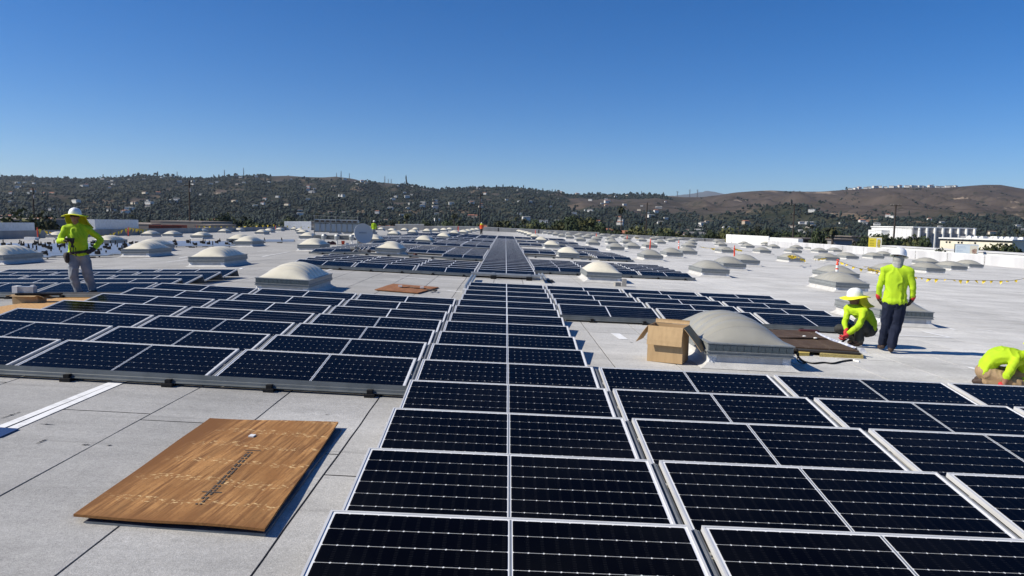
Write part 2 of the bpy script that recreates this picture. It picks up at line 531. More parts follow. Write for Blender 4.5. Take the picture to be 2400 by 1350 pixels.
# ---------------------------------------------------------------- parapets
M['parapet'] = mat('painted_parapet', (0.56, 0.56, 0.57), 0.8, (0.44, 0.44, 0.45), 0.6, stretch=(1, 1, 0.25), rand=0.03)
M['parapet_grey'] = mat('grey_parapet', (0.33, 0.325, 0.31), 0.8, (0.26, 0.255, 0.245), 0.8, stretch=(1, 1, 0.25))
def wall(name, label, a, b, h, th, mats, rib=None, ribm=None, base=None, cop=0.05):
    """A straight wall between survey points a and b standing on the roof; thickness to the left of a->b."""
    ax, ay = a; bx_, by = b
    L = math.hypot(bx_ - ax, by - ay)
    t = empty(name, label, 'wall', W((0, 0, 0)))
    t.matrix_world = MI
    ux, uy = (bx_ - ax) / L, (by - ay) / L
    nx_, ny_ = -uy, ux
    mb = MB()
    k = max(1, int(L / 6))
    pts = [(ax + ux * L * i / k, ay + uy * L * i / k) for i in range(k + 1)]
    vs = []
    for (x, y) in pts:
        zb = zi(x)
        for (o, z) in ((0, zb - 0.3), (0, zb + h), (th, zb + h), (th, zb - 6.0)):
            vs.append((x + nx_ * o, y + ny_ * o, z))
    fs = [(i*4 + c, (i+1)*4 + c, (i+1)*4 + (c+1) % 4, i*4 + (c+1) % 4) for i in range(k) for c in range(3)]
    fs += [(0, 1, 2, 3), (k*4 + 3, k*4 + 2, k*4 + 1, k*4)]
    mb.add(vs, fs)
    mb.build('wall_face', mats, t)
    if cop:
        c = MB()
        vs = []
        for (x, y) in pts:
            zb = zi(x) + h
            for (o, z) in ((-0.04, zb + 0.003), (-0.04, zb + cop), (th + 0.04, zb + cop), (th + 0.04, zb + 0.003)):
                vs.append((x + nx_ * o, y + ny_ * o, z))
        c.add(vs, [(i*4 + q, (i+1)*4 + q, (i+1)*4 + (q+1) % 4, i*4 + (q+1) % 4) for i in range(k) for q in range(4)] + [(0, 1, 2, 3), (k*4+3, k*4+2, k*4+1, k*4)])
        c.build('coping', ribm or mats, t)
    if rib:
        s_ = rib * 0.5
        while s_ < L:
            x, y = ax + ux * s_, ay + uy * s_
            r_ = MB()
            zb = zi(x)
            q = [(x - ux*0.11, y - uy*0.11), (x + ux*0.11, y + uy*0.11), (x + ux*0.11 - nx_*0.12, y + uy*0.11 - ny_*0.12), (x - ux*0.11 - nx_*0.12, y - uy*0.11 - ny_*0.12)]
            r_.prism(q, zb - 0.05, zb + h - 0.004)
            r_.build('pilaster', ribm or mats, t)
            s_ += rib
    return t
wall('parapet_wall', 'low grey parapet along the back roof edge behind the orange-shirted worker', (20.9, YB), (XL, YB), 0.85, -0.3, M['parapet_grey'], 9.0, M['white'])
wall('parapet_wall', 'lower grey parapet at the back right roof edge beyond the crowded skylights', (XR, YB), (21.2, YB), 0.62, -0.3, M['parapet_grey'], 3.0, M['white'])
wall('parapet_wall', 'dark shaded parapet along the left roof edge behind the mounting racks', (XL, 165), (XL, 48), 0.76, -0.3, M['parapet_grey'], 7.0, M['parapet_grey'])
wall('parapet_wall', 'long white sunlit parapet with vertical ribs along the right roof edge', (XR, 40), (XR, 138), 1.0, -0.35, M['parapet'], 6.4, M['white'])
wall('parapet_wall', 'tall white wall with a shadow corner at the back right roof edge', (54.2, 152.2), (49.2, 160.5), 1.75, -0.3, M['white'], cop=0.06)
wall('parapet_wall', 'bright white box-ended wall at the far end of the right parapet', (54.3, 137), (54.3, 152), 1.55, -0.9, M['white'], cop=0.06)
wall('parapet_wall', 'short white wall end beside the shadowed corner at the back right', (49.1, 160.6), (49.1, 164.6), 1.75, -0.3, M['white'], cop=0.06)
wall('parapet_wall', 'white raised parapet block behind the left worker with one bright end', (XL - 0.5, 99.5), (XL - 0.5, 89), 1.95, -3.0, M['white'], cop=0.06)
wall('parapet_wall', 'pale bluish raised wall at the far left behind the dark parapet', (XL - 2.0, 80), (XL - 2.0, 50), 1.55, -0.4, M['white'], cop=0.06)
wall('parapet_wall', 'white raised corner wall at the back left above the skylights', (XL + 5.5, 164.4), (XL - 0.4, 164.4), 1.9, -0.3, M['white'], cop=0.06)
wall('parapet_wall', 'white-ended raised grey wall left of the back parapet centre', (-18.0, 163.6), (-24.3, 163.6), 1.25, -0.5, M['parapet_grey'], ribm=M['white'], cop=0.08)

# ================================================================ SOLAR PANELS
PL, PWD = 2.094, 1.034
PITCH_Y, PITCH_X = 1.2, 2.168
TILT = R(7.5)
LIFT = 0.118
def yk(k): return 4.36 - 0.17 + PITCH_Y * k - PWD * math.cos(TILT)   # bottom edge of row k
PX0 = 0.02
fr = MB()
hw, fw, ft = PL / 2, 0.0150, 0.036
fr.box(-hw, hw, 0, fw, -ft, 0).box(-hw, hw, PWD - fw, PWD, -ft, 0)
fr.box(-hw, -hw + fw, fw, PWD - fw, -ft, 0).box(hw - fw, hw, fw, PWD - fw, -ft, 0)
ME_FRAME = fr.mesh('frame', M['alu'])
bs = MB().box(-hw + fw, hw - fw, fw, PWD - fw, -0.012, -0.005)
ME_SHEET = bs.mesh('backsheet', M['white_sheet'])
CH, CPX, CW = 0.1586, 0.0833, 0.1630
def cell_strip(notch, c=0.0065, CH=CH):
    mb = MB()
    for i in range(12):
        x0, x1, y0, y1 = i * CPX, (i + 1) * CPX, 0, CH
        if notch:
            mb.add([(x0 + c, y0, 0), (x1 - c, y0, 0), (x1, y0 + c, 0), (x1, y1 - c, 0), (x1 - c, y1, 0), (x0 + c, y1, 0), (x0, y1 - c, 0), (x0, y0 + c, 0)], [tuple(range(8))])
    if not notch:
        mb.add([(0, 0, 0), (12 * CPX, 0, 0), (12 * CPX, CH, 0), (0, CH, 0)], [(0, 1, 2, 3)])
    return mb
ME_ROW = cell_strip(True).mesh('cell_row', M['cell'])
def cells_joined(notch):
    mb = MB()
    for sx in (0.0135, -0.0135 - 12 * CPX):
        for j in range(6):
            s_ = cell_strip(notch, 0.0024, CH - 0.0026)
            mb.add([(v[0] + sx, v[1] + fw + 0.0135 + j * CW, v[2] - 0.0035) for v in s_.v], s_.f)
    return mb.mesh('cells', M['cell_far'])
ME_CELLS_N = cells_joined(True)
ME_CELLS_P = cells_joined(False)
ME_RIB = MB().box(-0.005, 0.005, fw + 0.01, PWD - fw - 0.01, -0.0046, -0.003).mesh('center_ribbon', M['galv'])
rl = MB().box(hw + 0.010, hw + 0.064, 0.0, PWD, -0.060, -0.034).box(hw + 0.028, hw + 0.046, 0.02, PWD - 0.01, -0.034, -0.022)
ME_RAIL = rl.mesh('side_channel', M['channel'])
df = MB()
df.add([(-hw, PWD + 0.004, -0.03), (hw, PWD + 0.004, -0.03), (hw, PWD + 0.10, -0.235), (-hw, PWD + 0.10, -0.235),
        (-hw, PWD + 0.007, -0.03), (hw, PWD + 0.007, -0.03), (hw, PWD + 0.103, -0.235), (-hw, PWD + 0.103, -0.235)],
       [(0, 1, 2, 3), (7, 6, 5, 4), (0, 4, 5, 1), (1, 5, 6, 2), (2, 6, 7, 3), (3, 7, 4, 0)])
ME_DEFL = df.mesh('wind_deflector', M['galv'])

# ---- skylight positions (photo pixels of the centre of the curb's near side)
SKY_PX = [
 (1762,871),(1416,664),(1334,607.5),(1294,584.5),(1269,570),(1254,560.5),(1243,555),(1235,551.5),(1227.5,549),(1221,547),(1216,545),
 (1532,611.7),(1447,589),(1393,576.7),(1362,567.5),(1336,560.8),(1317.5,557),(1303,553.3),(1290,550.5),(1279,547.5),
 (1582,604),(1486,585.5),(1437,574),(1399,566),(1377,560.8),(1355,556.7),(1332.5,551.7),(1316,549),(1304,547),
 (1617.5,599),(1527.5,583),(1472,573.3),(1432.5,564.7),(1404,560),(1381,556),(1360,552.5),(1342,549.5),
 (1620,583),(1551,573),(1507,567.5),(1472,562.5),(1440,558.7),(1413,555),(1391,551.7),(1575,568),(1533,563.7),(1495,559),(1462,555),
 (1583,565),(1542.5,557.5),(1511,555.3),(1597.5,561),(1628,567),(1625,575),
 (1678,650.6),(1723,633.7),(1759,623.7),(1706.5,594.7),(1695,578.6),(1686,571),(1684,565),(1759,582.5),(1749,575.5),(1735,569),(1773,570.5),
 (1795,595),(1819,583.6),(1827,578),(1800,574.6),(1868,616.6),(1868,594.7),(1874,585),(1930,594),(1909,586),(1952,613.4),(1964,592),(1999,609.5),
 (2060,608),(2082,603),(2195,642.5),(2250,635.8),(2290,630),(2190,624),(2110,648),(2000,688),(1985,660),(2128,768),
 (481,627.6),(314,603.5),(334,591),(567.5,578.7),(549,571),(460,560.3),(341,555.3),(330,550.5),(392,556),(466,546),(478,541.5),(519,547),(555,543.4),(572,542),
 (235,575),(120,559),(146,567.5),(-36,622),(722,589),(907,599),(657,692),(715,562),(705,550),(699,544),(687,540),(625,545.5),(607,550),(651,542),
 (920,555),(965,550),(999,546.5),(1037,562.5),(990,574),(1064,552.5),(1085,549.7),(1096,546.8),(1107,544),(1116,542.5),(1020,545),(1039,543.5),(1052.5,541.6),
 (916,544.5),(946,543.5),(972,541.5),(865,551),(891,541),(869,572),(832,562),(751,541),(773,543.5),(781,548.5),(815,541.5),(815,550)]
SKY = []
for (px, py) in SKY_PX:
    p = hit(px, py, ymax=160)
    if any(abs(p.x - q.x) < 1.5 and abs(p.y - q.y) < 2.7 for q in SKY): continue
    SKY.append(p)

blocks = [  # name for labels, columns, rows
 ('near central column', [0], range(-1, 15)),
 ('near left block', [-1, -2, -3], range(4, 11)),
 ('far-left block', [-4, -5, -6], range(10, 15)),
 ('near right block', [1, 2, 3], range(-1, 5)),
 ('middle right block', [1, 2, 3], range(10, 15)),
 ('far central column', [0], range(19, 80)),
 ('left block past the plywood', [-1, -2, -3], range(19, 24)),
 ('left block past the dish', [-1, -2, -3, -4], range(28, 37)),
 ('first far right block', [1, 2, 3], range(22, 28)),
 ('second far right block', [1, 2, 3], range(34, 41)),
 ('distant left block', [-1, -2, -3, -4], range(42, 51)),
 ('third far right block', [1, 2, 3], range(47, 53)),
 ('more distant left block', [-1, -2, -3, -4, -5, -6], range(54, 63)),
 ('fourth far right block', [1, 2, 3], range(61, 66)),
 ('farthest left block', [-1, -2, -3, -4, -5], range(66, 79)),
 ('farthest right block', [1, 2, 3], range(75, 79))]
allp = []
for bi, (bn, cols, ks) in enumerate(blocks):
    for k in ks:
        for c in cols:
            X = PX0 + c * PITCH_X
            Y = yk(k)
            if any(abs(X - q.x) < hw + 0.78 and q.y - 0.25 < Y + PWD + 0.1 and Y < q.y + 2.65 for q in SKY): continue
            if k <= 0 and c > 2: continue
            allp.append((Y + 0.25 * abs(X), X, Y, k, c, bi))
allp.sort()
COLW = {0: '', 1: 'next to the central column', 2: 'middle panel', 3: 'third out', 4: 'fourth out', 5: 'fifth out', 6: 'sixth out'}
def panel_label(bi, k, c):
    bn, cols, ks = blocks[bi]
    row = ordw(k - ks[0] + (1 if ks[0] >= 0 else 0)) if k >= 0 else 'nearest, partly cropped'
    if len(cols) == 1: return 'dark solar panel, %s row from the front of the %s' % (row, bn)
    if cols[0] == -4: pos = {-4: 'right-hand panel', -5: 'middle panel', -6: 'left-hand panel'}[c]
    else: pos = COLW[abs(c)]
    return '%s-row solar panel of the %s, %s' % (row, bn, pos)
def pan_rot(X): return (TILT, -(PHI + math.atan(slope(X))), 0)
for idx, (d_, X, Y, k, c, bi) in enumerate(allp[:300]):
    loc = roofw(X, Y, LIFT)
    t = empty('solar_panel', panel_label(bi, k, c), 'solar panel', loc, pan_rot(X), 'solar panels on the roof')
    link('frame', ME_FRAME, t)
    link('backsheet', ME_SHEET, t)
    if d_ < 12.5:
        for sx in (0.0135, -0.0135 - 12 * CPX):
            for j in range(6):
                link('cell_row', ME_ROW, t, (sx, fw + 0.0135 + j * CW, -0.0035))
        link('center_ribbon', ME_RIB, t)
    else:
        link('cells', ME_CELLS_N if d_ < 26 else ME_CELLS_P, t)
    cols = blocks[bi][1]
    if (k, c + 1) in {(a[3], a[4]) for a in allp if a[3] == k}: link('side_channel', ME_RAIL, t)
    if d_ < 60: link('wind_deflector', ME_DEFL, t)
# the farther panels, one joined field
far = MB()
for (d_, X, Y, k, c, bi) in allp[300:]:
    mt = Matrix.Translation((X, Y, zi(X) + LIFT)) @ Matrix.Rotation(-math.atan(slope(X)), 4, 'Y') @ Matrix.Rotation(TILT, 4, 'X')
    far.box(-hw, hw, 0, PWD, -ft, 0, 0, mt)
    for (x0, x1) in ((-hw + 0.03, -0.012), (0.012, hw - 0.03)):
        far.add([mt @ Vector(p) for p in ((x0, 0.03, 0.004), (x1, 0.03, 0.004), (x1, PWD - 0.03, 0.004), (x0, PWD - 0.03, 0.004))], [(0, 1, 2, 3)], 1)
o = far.build('distant_solar_panels', [M['alu'], M['cell_far']], mtx=MI)
tag(o, kind='stuff')

# front rails with rubber feet
def front_rail(x0, x1, k, label):
    Y = yk(k)
    t = empty('front_rail', label, 'rail')
    t.matrix_world = MI
    mb = MB()
    cuts = sorted(set([x0, x1] + [f for f in (0.0, -7.6) if x0 < f < x1]))
    prof = [(-0.012, 0.105), (-0.030, 0.112), (-0.034, 0.060), (-0.040, 0.055), (-0.043, 0.028), (-0.075, 0.022), (-0.075, 0.014), (-0.012, 0.014)]
    vs = [(x, Y + a, zi(x) + 0.03 + b) for x in cuts for (a, b) in prof]
    n = len(prof)
    fs = [(i*n + j, (i+1)*n + j, (i+1)*n + (j+1) % n, i*n + (j+1) % n) for i in range(len(cuts)-1) for j in range(n)]
    fs += [tuple(range(n)), tuple((len(cuts)-1)*n + j for j in range(n - 1, -1, -1))]
    mb.add(vs, fs)
    mb.build('channel', M['rail'], t)
    x = x1 - 0.42
    while x > x0 + 0.1:
        f_ = MB()
        z = zi(x) + 0.011
        f_.box(x - 0.055, x + 0.055, Y - 0.13, Y + 0.30, z, z + 0.035)
        f_.box(x - 0.03, x + 0.03, Y - 0.10, Y + 0.05, z + 0.035, z + 0.075)
        f_.build('foot', M['black'], t)
        x -= PITCH_X / 2
    return t
E = hw + 0.05
def cx(c): return PX0 + c * PITCH_X
for (c0, c1, k, lb) in [(-3, -1, 4, 'long grey rail on black feet along the front of the near left panel block'),
                        (-6, -4, 10, 'grey rail before the panel block where the left worker stands'),
                        (1, 3, 10, 'grey rail on black feet behind the cardboard box'),
                        (-3, -1, 19, 'dark grey rail beyond the orange plywood'),
                        (1, 3, 22, 'dark rail behind the skylight with concrete blocks'),
                        (-4, -1, 28, 'dark rail behind the bright strip of roof left of the column'),
                        (1, 3, 34, 'dark rail in front of the second far right panel block')]:
    front_rail(cx(c0) - E, cx(c1) + E, k, lb)

# ================================================================ SKYLIGHTS
M['dome'] = mat('cream_acrylic_dome', (0.74, 0.69, 0.55), 0.30, (0.66, 0.61, 0.485), 3.0, rand=0.05, spec=0.4)
M['dome_grey'] = mat('grey_acrylic_dome', (0.345, 0.335, 0.29), 0.33, (0.30, 0.29, 0.25), 3.0, rand=0.07, spec=0.4)  # second dome colour, grey-beige, given to skylights by their position on the right
M['sframe'] = mat('skylight_frame_metal', (0.27, 0.285, 0.285), 0.5, (0.22, 0.232, 0.232), 12, metal=0.2)
M['curb'] = mat('curb_membrane', (0.56, 0.55, 0.53), 0.9, (0.46, 0.455, 0.44), 7, bump=0.4, bscale=70)
M['flash'] = mat('silver_flashing', (0.74, 0.74, 0.73), 0.45, (0.52, 0.52, 0.52), 18, metal=0.2, bump=0.9, bscale=30)
SW, SL = 1.26, 2.40
def loft(rects):
    vs, fs = [], []
    for (a, y0, y1, z) in rects: vs += [(-a, y0, z), (a, y0, z), (a, y1, z), (-a, y1, z)]
    for i in range(len(rects) - 1):
        for j in range(4): fs.append((i*4 + j, i*4 + (j+1) % 4, (i+1)*4 + (j+1) % 4, (i+1)*4 + j))
    fs.append((3, 2, 1, 0)); n = (len(rects) - 1) * 4
    fs.append((n, n+1, n+2, n+3))
    return MB().add(vs, fs)
h = SW / 2
ME_CURB = loft([(h + 0.10, -0.10, SL + 0.10, 0.005), (h + 0.03, -0.03, SL + 0.03, 0.04), (h - 0.03, 0.03, SL - 0.03, 0.09), (h - 0.035, 0.035, SL - 0.035, 0.20)]).mesh('curb', M['curb'])
ME_SFRAME = loft([(h + 0.005, -0.005, SL + 0.005, 0.185), (h + 0.005, -0.005, SL + 0.005, 0.205), (h - 0.005, 0.005, SL - 0.005, 0.208), (h - 0.005, 0.005, SL - 0.005, 0.232),
                  (h + 0.012, -0.012, SL + 0.012, 0.236), (h + 0.012, -0.012, SL + 0.012, 0.248), (h - 0.008, 0.008, SL - 0.008, 0.252), (h - 0.008, 0.008, SL - 0.008, 0.345),
                  (h + 0.008, -0.008, SL + 0.008, 0.350), (h + 0.008, -0.008, SL + 0.008, 0.366), (h - 0.03, 0.03, SL - 0.03, 0.372)]).mesh('frame', M['sframe'])
def dome_mesh(m_):
    mb = MB()
    nu, nv = 17, 126
    vs = []
    for j in range(nv + 1):
        v = -1 + 2 * j / nv
        for i in range(nu + 1):
            u = -1 + 2 * i / nu
            a = (1 - abs(u) ** 2.2) ** 0.9
            b = (1 - abs(v) ** 2.8) ** 0.78
            mid = max(0.0, 1 - abs(v) ** 3)
            rib = 0.52 * (abs(math.cos(math.pi * 3.5 * v)) ** 0.42 - 0.86) * (1 if abs(v) < 0.72 else 0.0)
            z = 0.325 * a * b * (1 + rib * (1 - a * 0.62))
            vs.append((u * (h - 0.03), SL / 2 + v * (SL / 2 - 0.03), 0.366 + max(0, z)))
    fs = [(j*(nu+1) + i, j*(nu+1) + i + 1, (j+1)*(nu+1) + i + 1, (j+1)*(nu+1) + i) for j in range(nv) for i in range(nu)]
    mb.add(vs, fs)
    return mb.mesh('dome', m_, True)
ME_DOME, ME_DOME_G = dome_mesh(M['dome']), dome_mesh(M['dome_grey'])
fl = MB()
prof = [(0.0, 0.19), (0.0, 0.10), (-0.02, 0.06), (-0.075, 0.022), (-0.11, 0.010)]
def corner(sx):
    mb = MB()
    vs = []
    for (o, z) in prof:
        for q in range(7):
            if q < 3: x, y = sx * (h - 0.15 + 0.05 * q * 1.0), 0.028 + o
            elif q == 3: x, y = sx * (h - 0.028 - o), 0.028 + o
            else: x, y = sx * (h - 0.028 - o), 0.028 + 0.05 * (q - 3)
            wob = 0.006 * noise.noise((q * 1.7, z * 30, sx))
            vs.append((x + wob * sx, y - abs(wob), z))
    mb.add(vs, [(r_*7 + q, r_*7 + q + 1, (r_+1)*7 + q + 1, (r_+1)*7 + q) for r_ in range(len(prof)-1) for q in range(6)])
    return mb.mesh('corner_flashing', M['flash'], True)
ME_CL, ME_CR = corner(-1), corner(1)
ME_FPANE = MB().box(-0.045, 0.045, -0.004, 0.006, 0.258, 0.340).mesh('frame_block', mat('prismatic_block', (0.06, 0.082, 0.09), 0.3, (0.10, 0.12, 0.13), 60))
zones = {}
for p in SKY:
    if p.x > 2.2: z_ = 'right'
    elif p.x > -8.6: z_ = 'middle'
    else: z_ = 'left'
    zones.setdefault(z_, []).append(p)
zn = {'right': 'grey-domed skylight, %s nearest of those right of the central solar column',
      'middle': 'cream-domed skylight, %s nearest of those among the left solar blocks',
      'left': 'cream-domed skylight, %s nearest of those out on the left part of the roof'}
special = {(1762, 871): 'large grey ribbed skylight beside the open cardboard box',
           (1416, 664): 'beige domed skylight with two concrete blocks at its front corner',
           (657, 692): 'cream ribbed skylight just behind the near left panel block',
           (2128, 768): 'grey skylight directly behind the standing and squatting workers',
           (2000, 688): 'grey skylight behind the red and white striped tube post',
           (907, 599): 'cream domed skylight standing right of the satellite dish',
           (1868, 616.6): 'grey skylight with a clump of yellow pennant tape on its dome',
           (481, 627.6): 'cream ribbed skylight nearest the far-left panel rows',
           (2195, 642.5): 'grey skylight right of the standing worker at shoulder height'}
spc = [(hit(*q, ymax=160), l_) for q, l_ in special.items()]
for z_, lst in zones.items():
    lst.sort(key=lambda p: p.y + 0.3 * abs(p.x))
    n_ = 0
    for p in lst:
        n_ += 1
        lab = next((l_ for q, l_ in spc if (q - p).length < 0.05), zn[z_] % ordw(n_))
        grey = p.x > 2.2 and not (p.x < 5 and p.y > 22)
        if z_ == 'right' and not grey: lab = lab.replace('grey-domed', 'beige-domed')
        t = empty('skylight', lab, 'skylight', roofw(p.x, p.y + 0.10, 0.011 if p.y < 35 else 0.0), (0, -(PHI + math.atan(slope(p.x))), R(random.uniform(-0.6, 0.6))), 'domed skylights on the roof')
        link('curb', ME_CURB, t)
        link('frame', ME_SFRAME, t)
        link('dome', ME_DOME_G if grey else ME_DOME, t)
        if p.y < 75:
            link('corner_flashing', ME_CL, t)
            link('corner_flashing', ME_CR, t)
        if p.y < 20:
            for i in range(12):
                link('frame_block', ME_FPANE, t, (-h + 0.068 + i * (SW - 0.135) / 11, 0, 0))
# ================================================================ LAND
M['ground'] = mat('town_ground', (0.085, 0.08, 0.07), 0.95, (0.05, 0.055, 0.04), 0.02, coords='Object', detail=8)
g = MB()
rr = [0, 60, 150, 400, 900, 2000, 5000, 12000, 16000]
vs, n = [(0, 0, 0)], 48
for r_ in rr[1:]:
    for k in range(n): vs.append((r_ * math.cos(2*math.pi*k/n), r_ * math.sin(2*math.pi*k/n), 0))
fs = [(0, 1 + k, 1 + (k+1) % n) for k in range(n)]
for i in range(len(rr) - 2):
    for k in range(n): fs.append((1 + i*n + k, 1 + (i+1)*n + k, 1 + (i+1)*n + (k+1) % n, 1 + i*n + (k+1) % n))
g.add(vs, fs)
tag(g.build('ground', M['ground']), kind='structure')

RIDGE = [(-2500, 470), (-1400, 440), (-600, 426), (-250, 424), (0, 418), (60, 413), (100, 417), (150, 419), (180, 421), (220, 419), (260, 417), (300, 415), (340, 412), (380, 413), (420, 415),
 (445, 419), (470, 418), (495, 420), (520, 415), (560, 413), (600, 413), (640, 413), (680, 412), (720, 415), (760, 416), (790, 414), (830, 419), (850, 425), (900, 428),
 (940, 432), (960, 434), (1000, 441), (1030, 445), (1080, 442), (1120, 440), (1160, 440), (1200, 439), (1240, 444), (1280, 449), (1320, 455), (1340, 458), (1380, 456),
 (1440, 457), (1480, 455), (1520, 457), (1560, 459), (1600, 462), (1640, 462), (1680, 457), (1720, 451), (1760, 448), (1800, 446), (1840, 448), (1880, 449), (1920, 449),
 (1960, 446), (2000, 443), (2040, 441), (2100, 439), (2160, 439), (2220, 439), (2260, 436), (2300, 433), (2340, 433), (2380, 440), (2420, 446), (2600, 457), (3000, 470), (3900, 492), (5200, 510)]
RX = np.array([p[0] for p in RIDGE], float)
RH = np.array([W(at(p[0], p[1], 2600)).z for p in RIDGE])
Y0, Y1 = 950.0, 2600.0
def fbm(x, y, s=0):
    return noise.fractal((x, y, s), 1.0, 2.0, 5)
def px_of(X, Y): return 1185 + F * X / Y
def dryness(px, t):
    """Share of dry grass: the bare hill on the right, the bare patches on the left crest."""
    d = min(1, max(0, (px - 1560 + 130 * (t - 0.75)) / 90)) * min(1, max(0, (t - 0.28) / 0.08))
    if 640 < px < 940: d = max(d, min(1, max(0, (t - 0.80) / 0.08)) * 0.7)
    if 1330 < px < 1620 and 0.45 < t < 0.82: d = max(d, 0.8)
    if px < 1560 and t > 0.25:
        Y = Y0 + t * (Y1 - Y0); X = (px - 1185) * Y / F
        q = noise.noise((X / 75, Y / 130, 31)) + 0.35 * noise.noise((X / 28, Y / 50, 7))
        if q > 0.40: d = max(d, min(1, (q - 0.40) / 0.06))
    return d
def hz(px, Y):
    t = (Y - Y0) / (Y1 - Y0)
    R_ = float(np.interp(px, RX, RH))
    if t <= 0: return -0.5 + 0.0 * t
    X = (px - 1185) * Y / F
    gul = abs(noise.noise((X / 150.0, Y / 900.0, 3))) * 1.0 + 0.5 * abs(noise.noise((X / 60.0, Y / 320.0, 9)))
    base = t ** 1.12
    if t > 1: base = 1 - (t - 1) * 0.55
    side = 4 * t * (1 - t) if t < 1 else 0
    amp = 30 + 34 * min(1, max(0, (px - 1540) / 120)) + (26 if 620 < px < 960 and t > 0.6 else 0)
    g2 = abs(noise.noise((X / 75.0 + 0.4 * noise.noise((X / 200, Y / 200, 1)), Y / 420.0, 21)))
    return R_ * base + side * (0.65 * gul + 0.6 * g2 - 0.36) * amp + side * 6 * fbm(X / 90, Y / 90)
pxs = np.concatenate([np.arange(-2400, -200, 110), np.arange(-200, 2620, 11), np.arange(2620, 5100, 110)])
yy = np.concatenate([np.linspace(Y0, Y1, 70), np.linspace(2640, 3600, 7)])
vs, dry = [], []
for Y in yy:
    for px in pxs:
        px = float(px)
        vs.append(((px - 1185) * Y / F, float(Y), hz(px, Y)))
        t = (Y - Y0) / (Y1 - Y0)
        X = vs[-1][0]
        d = dryness(px, t)
        dry.append(min(1, max(0, d + 0.35 * d * fbm(X / 60, Y / 60, 5))))
nx = len(pxs)
me = bpy.data.meshes.new('hills')
me.from_pydata(vs, [], [(j*nx + i, j*nx + i + 1, (j+1)*nx + i + 1, (j+1)*nx + i) for j in range(len(yy)-1) for i in range(nx-1)])
at_ = me.attributes.new('dry_grass', 'FLOAT', 'POINT')
at_.data.foreach_set('value', dry)
me.polygons.foreach_set('use_smooth', [True] * len(me.polygons))
hm = bpy.data.materials.new('hill_ground')
hm.use_nodes = True
n_, l_ = hm.node_tree.nodes, hm.node_tree.links
b_ = n_['Principled BSDF']
b_.inputs['Roughness'].default_value = 1.0
b_.inputs['Specular IOR Level'].default_value = 0.1
A = n_.new('ShaderNodeAttribute'); A.attribute_name = 'dry_grass'
tc = n_.new('ShaderNodeTexCoord')
def nz(scale, detail, c0, c1, lo=0.35, hi=0.65, stretch=(1, 1, 1)):
    mp = n_.new('ShaderNodeMapping'); mp.inputs['Scale'].default_value = stretch
    l_.new(tc.outputs['Object'], mp.inputs[0])
    t = n_.new('ShaderNodeTexNoise'); t.inputs['Scale'].default_value = scale; t.inputs['Detail'].default_value = detail
    l_.new(mp.outputs[0], t.inputs['Vector'])
    mr = n_.new('ShaderNodeMapRange'); mr.inputs['From Min'].default_value = lo; mr.inputs['From Max'].default_value = hi
    l_.new(t.outputs['Fac'], mr.inputs['Value'])
    mx = n_.new('ShaderNodeMix'); mx.data_type = 'RGBA'
    for s_, c in (('A', c0), ('B', c1)):
        if isinstance(c, tuple): mx.inputs[s_].default_value = (*c, 1)
        else: l_.new(c, mx.inputs[s_])
    l_.new(mr.outputs[0], mx.inputs['Factor'])
    return mx.outputs['Result']
scrub = nz(0.03, 9, (0.016, 0.022, 0.013), (0.050, 0.048, 0.032))
scrub = nz(0.008, 6, scrub, (0.15, 0.112, 0.074), 0.615, 0.66, (1, 0.6, 2))
grass = nz(0.012, 9, (0.062, 0.049, 0.041), (0.092, 0.073, 0.061))
grass = nz(0.035, 6, grass, (0.030, 0.030, 0.022), 0.58, 0.68)
grass = nz(0.010, 5, grass, (0.26, 0.205, 0.155), 0.655, 0.675, (1, 0.25, 3))
mx = n_.new('ShaderNodeMix'); mx.data_type = 'RGBA'
l_.new(A.outputs['Fac'], mx.inputs['Factor']); l_.new(scrub, mx.inputs['A']); l_.new(grass, mx.inputs['B'])
l_.new(mx.outputs['Result'], b_.inputs['Base Color'])
me.materials.append(hm)
tag(link('hills', me), kind='structure')

# the far mountain seen through the saddle
M['far_mtn'] = mat('distant_slope', (0.09, 0.085, 0.075), 1.0, (0.06, 0.062, 0.055), 0.002, detail=8)
prof = [(1440, 470), (1520, 464), (1570, 459), (1610, 455), (1630, 452), (1652, 447), (1668, 449), (1690, 454), (1720, 458), (1780, 464), (1850, 470)]
mb = MB()
px_, py_ = [p[0] for p in prof], [p[1] for p in prof]
cols = np.linspace(1440, 1850, 60)
vs = []
for j, (Y, f) in enumerate(((11000, 0.0), (11800, 0.45), (12600, 0.85), (13000, 1.0), (13800, 0.4), (15000, 0.0))):
    for x in cols:
        top = W(at(x, float(np.interp(x, px_, py_)), 13000)).z
        top += 14 * noise.noise((x / 9.0, 0, 0))
        vs.append(((x - 1185) * Y / F, Y, top * f + 30 * f * (1 - f) * noise.noise((x / 14.0, j, 2))))
mb.add(vs, [(j*60 + i, j*60 + i + 1, (j+1)*60 + i + 1, (j+1)*60 + i) for j in range(5) for i in range(59)])
tag(mb.build('distant_mountain', M['far_mtn'], smooth=True), kind='structure')

